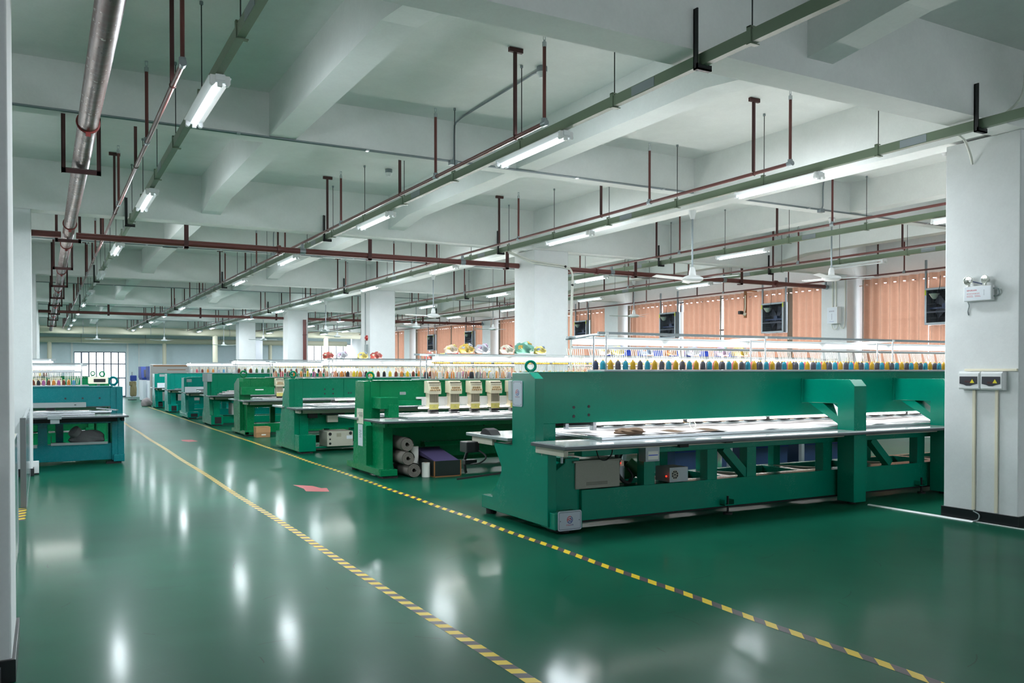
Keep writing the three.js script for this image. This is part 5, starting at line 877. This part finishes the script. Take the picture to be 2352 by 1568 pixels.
  const cam = thing('security_camera', 'small black and cream security camera on a wooden post', 'camera', [17.82, 3.2, -18.3]); mesh('post', [B(-0.02, 0.02, -0.1, 0.7, -0.04, 0.04), B(0.02, 0.428, 0.655, 0.70, -0.03, 0.03)], M.woodEdge, cam); mesh('camera_body', [B(-0.2, -0.06, 0.0, 0.1, -0.1, 0.0, 0.02)], M.black, cam); mesh('camera_mount', [C([-0.06, 0.02, -0.02], [0, 0.0, 0.02], 0.05, 14), T([[-0.05, 0.05, 0.02], [-0.03, 0.2, 0.03], [-0.03, 0.55, 0.03]], 0.018, 16, 6)], M.cream, cam);
}
// ---------------------------------------------------------------- partition on the left, floor markings
{
  const p = thing('steel_partition', 'low scratched steel-clad partition with beige ledge beside the aisle', 'partition', [-0.2, 0, -7.1]);
  mesh('steel_sheet', B(-0.006, 0, 0.02, 1.03, -1.34, 1.32), M.steelPanel, p); mesh('core_wall', B(-0.46, -0.006, 0, 1.0, -1.34, 1.32), M.wall, p); mesh('ledge', B(-0.48, -0.004, 1.0, 1.03, -1.34, 1.32, 0.004), M.beige, p); mesh('sheet_trim', B(-0.008, 0.004, 0, 1.03, -1.35, -1.335), M.alu, p);
  const n = thing('steel_partition', 'lower steel partition with glazed upper edge at the near pillar', 'partition', [-0.2, 0, -2.4]); mesh('steel_sheet', B(-0.006, 0, 0.02, 1.05, -2.5, 2.4), M.steelPanel, n); mesh('core_wall', B(-0.3, -0.006, 0, 1.05, -2.5, 2.4), M.wall, n); mesh('skirting', B(-0.006, 0.006, 0, 0.1, -2.5, 2.4), M.plinth, n);
  const q = thing('panel_screen', 'upright steel screen on a grey end post beyond the partition', 'partition', [-0.18, 0, -12.8]); mesh('end_post', B(-0.06, 0.0, 0, 1.03, 1.55, 1.62, 0.004), M.postGrey, q); mesh('steel_sheet', B(-0.012, 0, 0.06, 1.02, -1.6, 1.55), M.steelPanel, q); mesh('sheet_frame', [B(-0.03, 0.002, 1.0, 1.03, -1.6, 1.55), B(-0.03, 0.002, 0, 0.06, -1.6, 1.55), B(-0.03, 0.002, 0, 1.02, -1.62, -1.6)], M.alu, q);
  const hose = thing('grey_hose', 'grey hose rising behind the beige partition ledge', 'hose', [-0.45, 0, -8.9]); mesh('hose', T([[-0.3, 1.16, 0.35], [-0.12, 1.16, 0.2], [0.02, 1.08, 0.0], [0.08, 0.9, -0.1], [0.1, 0.0, -0.12]], 0.022, 30, 8), M.greyCap, hose);
  const boxw = thing('white_stop_block', 'small white block at the far end of the steel screen', 'block', [-0.12, 0, -14.75]); mesh('block', B(-0.05, 0.05, 0.02, 0.2, -0.05, 0.05, 0.004), M.whitePlastic, boxw); mesh('block_foot', B(-0.05, 0.05, 0, 0.02, -0.05, 0.05), M.rubber, boxw);
  const stripes = (flip) => { const t = canvasTex(256, 128, (c, w, h) => { c.fillStyle = '#4a4346'; c.fillRect(0, 0, w, h); c.fillStyle = '#d2b42e'; for (const o of [-256, 0, 256]) { c.beginPath(); if (flip) { c.moveTo(o, 0); c.lineTo(o + 128, 0); c.lineTo(o + 256 - 10, h); c.lineTo(o + 118, h); } else { c.moveTo(o + 60, 0); c.lineTo(o + 188, 0); c.lineTo(o + 128, h); c.lineTo(o, h); } c.fill(); } }); t.wrapS = THREE.RepeatWrapping; return t; };
  const tape = (x0, z0, x1, z1, w, per, flip, label) => {
    const o = thing('hazard_tape', label, 'floor tape', [0, 0, 0]); const n = 60, pos = [], uv = [], idx = [], L = Math.hypot(x1 - x0, z1 - z0);
    for (let i = 0; i <= n; i++) { const t = i / n, x = x0 + (x1 - x0) * t + 0.008 * Math.sin(i * 0.9), z = z0 + (z1 - z0) * t; pos.push(x - w / 2, 0.0012, z, x + w / 2, 0.0012, z); uv.push(L * t / per, 1, L * t / per, 0); if (i < n) { const a = 2 * i; idx.push(a, a + 1, a + 2, a + 1, a + 3, a + 2); } }
    const g = new THREE.BufferGeometry(); g.setAttribute('position', new THREE.Float32BufferAttribute(pos, 3)); g.setAttribute('uv', new THREE.Float32BufferAttribute(uv, 2)); g.setIndex(idx); g.computeVertexNormals(); g.userData.keepUV = true;
    const m = new THREE.MeshPhysicalMaterial({ map: stripes(flip), roughness: 0.5, specularIntensity: 0.25, roughnessMap: paintRough, side: THREE.DoubleSide }); mesh('tape_strip', g, m, o);
  };
  tape(2.15, 2.5, 2.1, -40, 0.075, 0.15, false, 'yellow and black hazard tape on the open side of aisle'); tape(3.86, 2.5, 4.02, -12, 0.075, 0.2, true, 'yellow and black hazard tape beside the machine feet'); tape(4.02, -12, 3.97, -40, 0.075, 0.2, true, 'worn continuation of hazard tape past the notice machine');
  tape(-0.26, -10.25, -0.26, -11.15, 0.16, 0.2, true, 'short hazard tape patch before the grey screen post');
  const arrow = (pts, label) => { const [cx, cz] = pts[0], o = thing('floor_arrow', label, 'floor marking', [cx, 0.001, cz]); mesh('paint', new THREE.ShapeGeometry(new THREE.Shape(pts.map(([a, b]) => new THREE.Vector2(a - cx, -(b - cz))))).rotateX(-Math.PI / 2), M.redPaint, o); };
  arrow([[2.99, -11.66], [3.13, -11.5], [3.2, -11.42], [3.24, -11.14], [3.31, -11.13], [3.24, -10.78], [3.1, -10.86], [2.98, -10.95], [3.02, -11.2]], 'worn red arrow painted on floor, larger of two'); arrow([[2.72, -20.5], [2.95, -20.4], [3.0, -19.9], [2.8, -19.8], [2.7, -20.1]], 'faded red mark on floor farther up the aisle');
}
scene.traverse((o) => { if (o.isMesh) { o.castShadow = true; o.receiveShadow = true; } });
renderer.render(scene, camera);
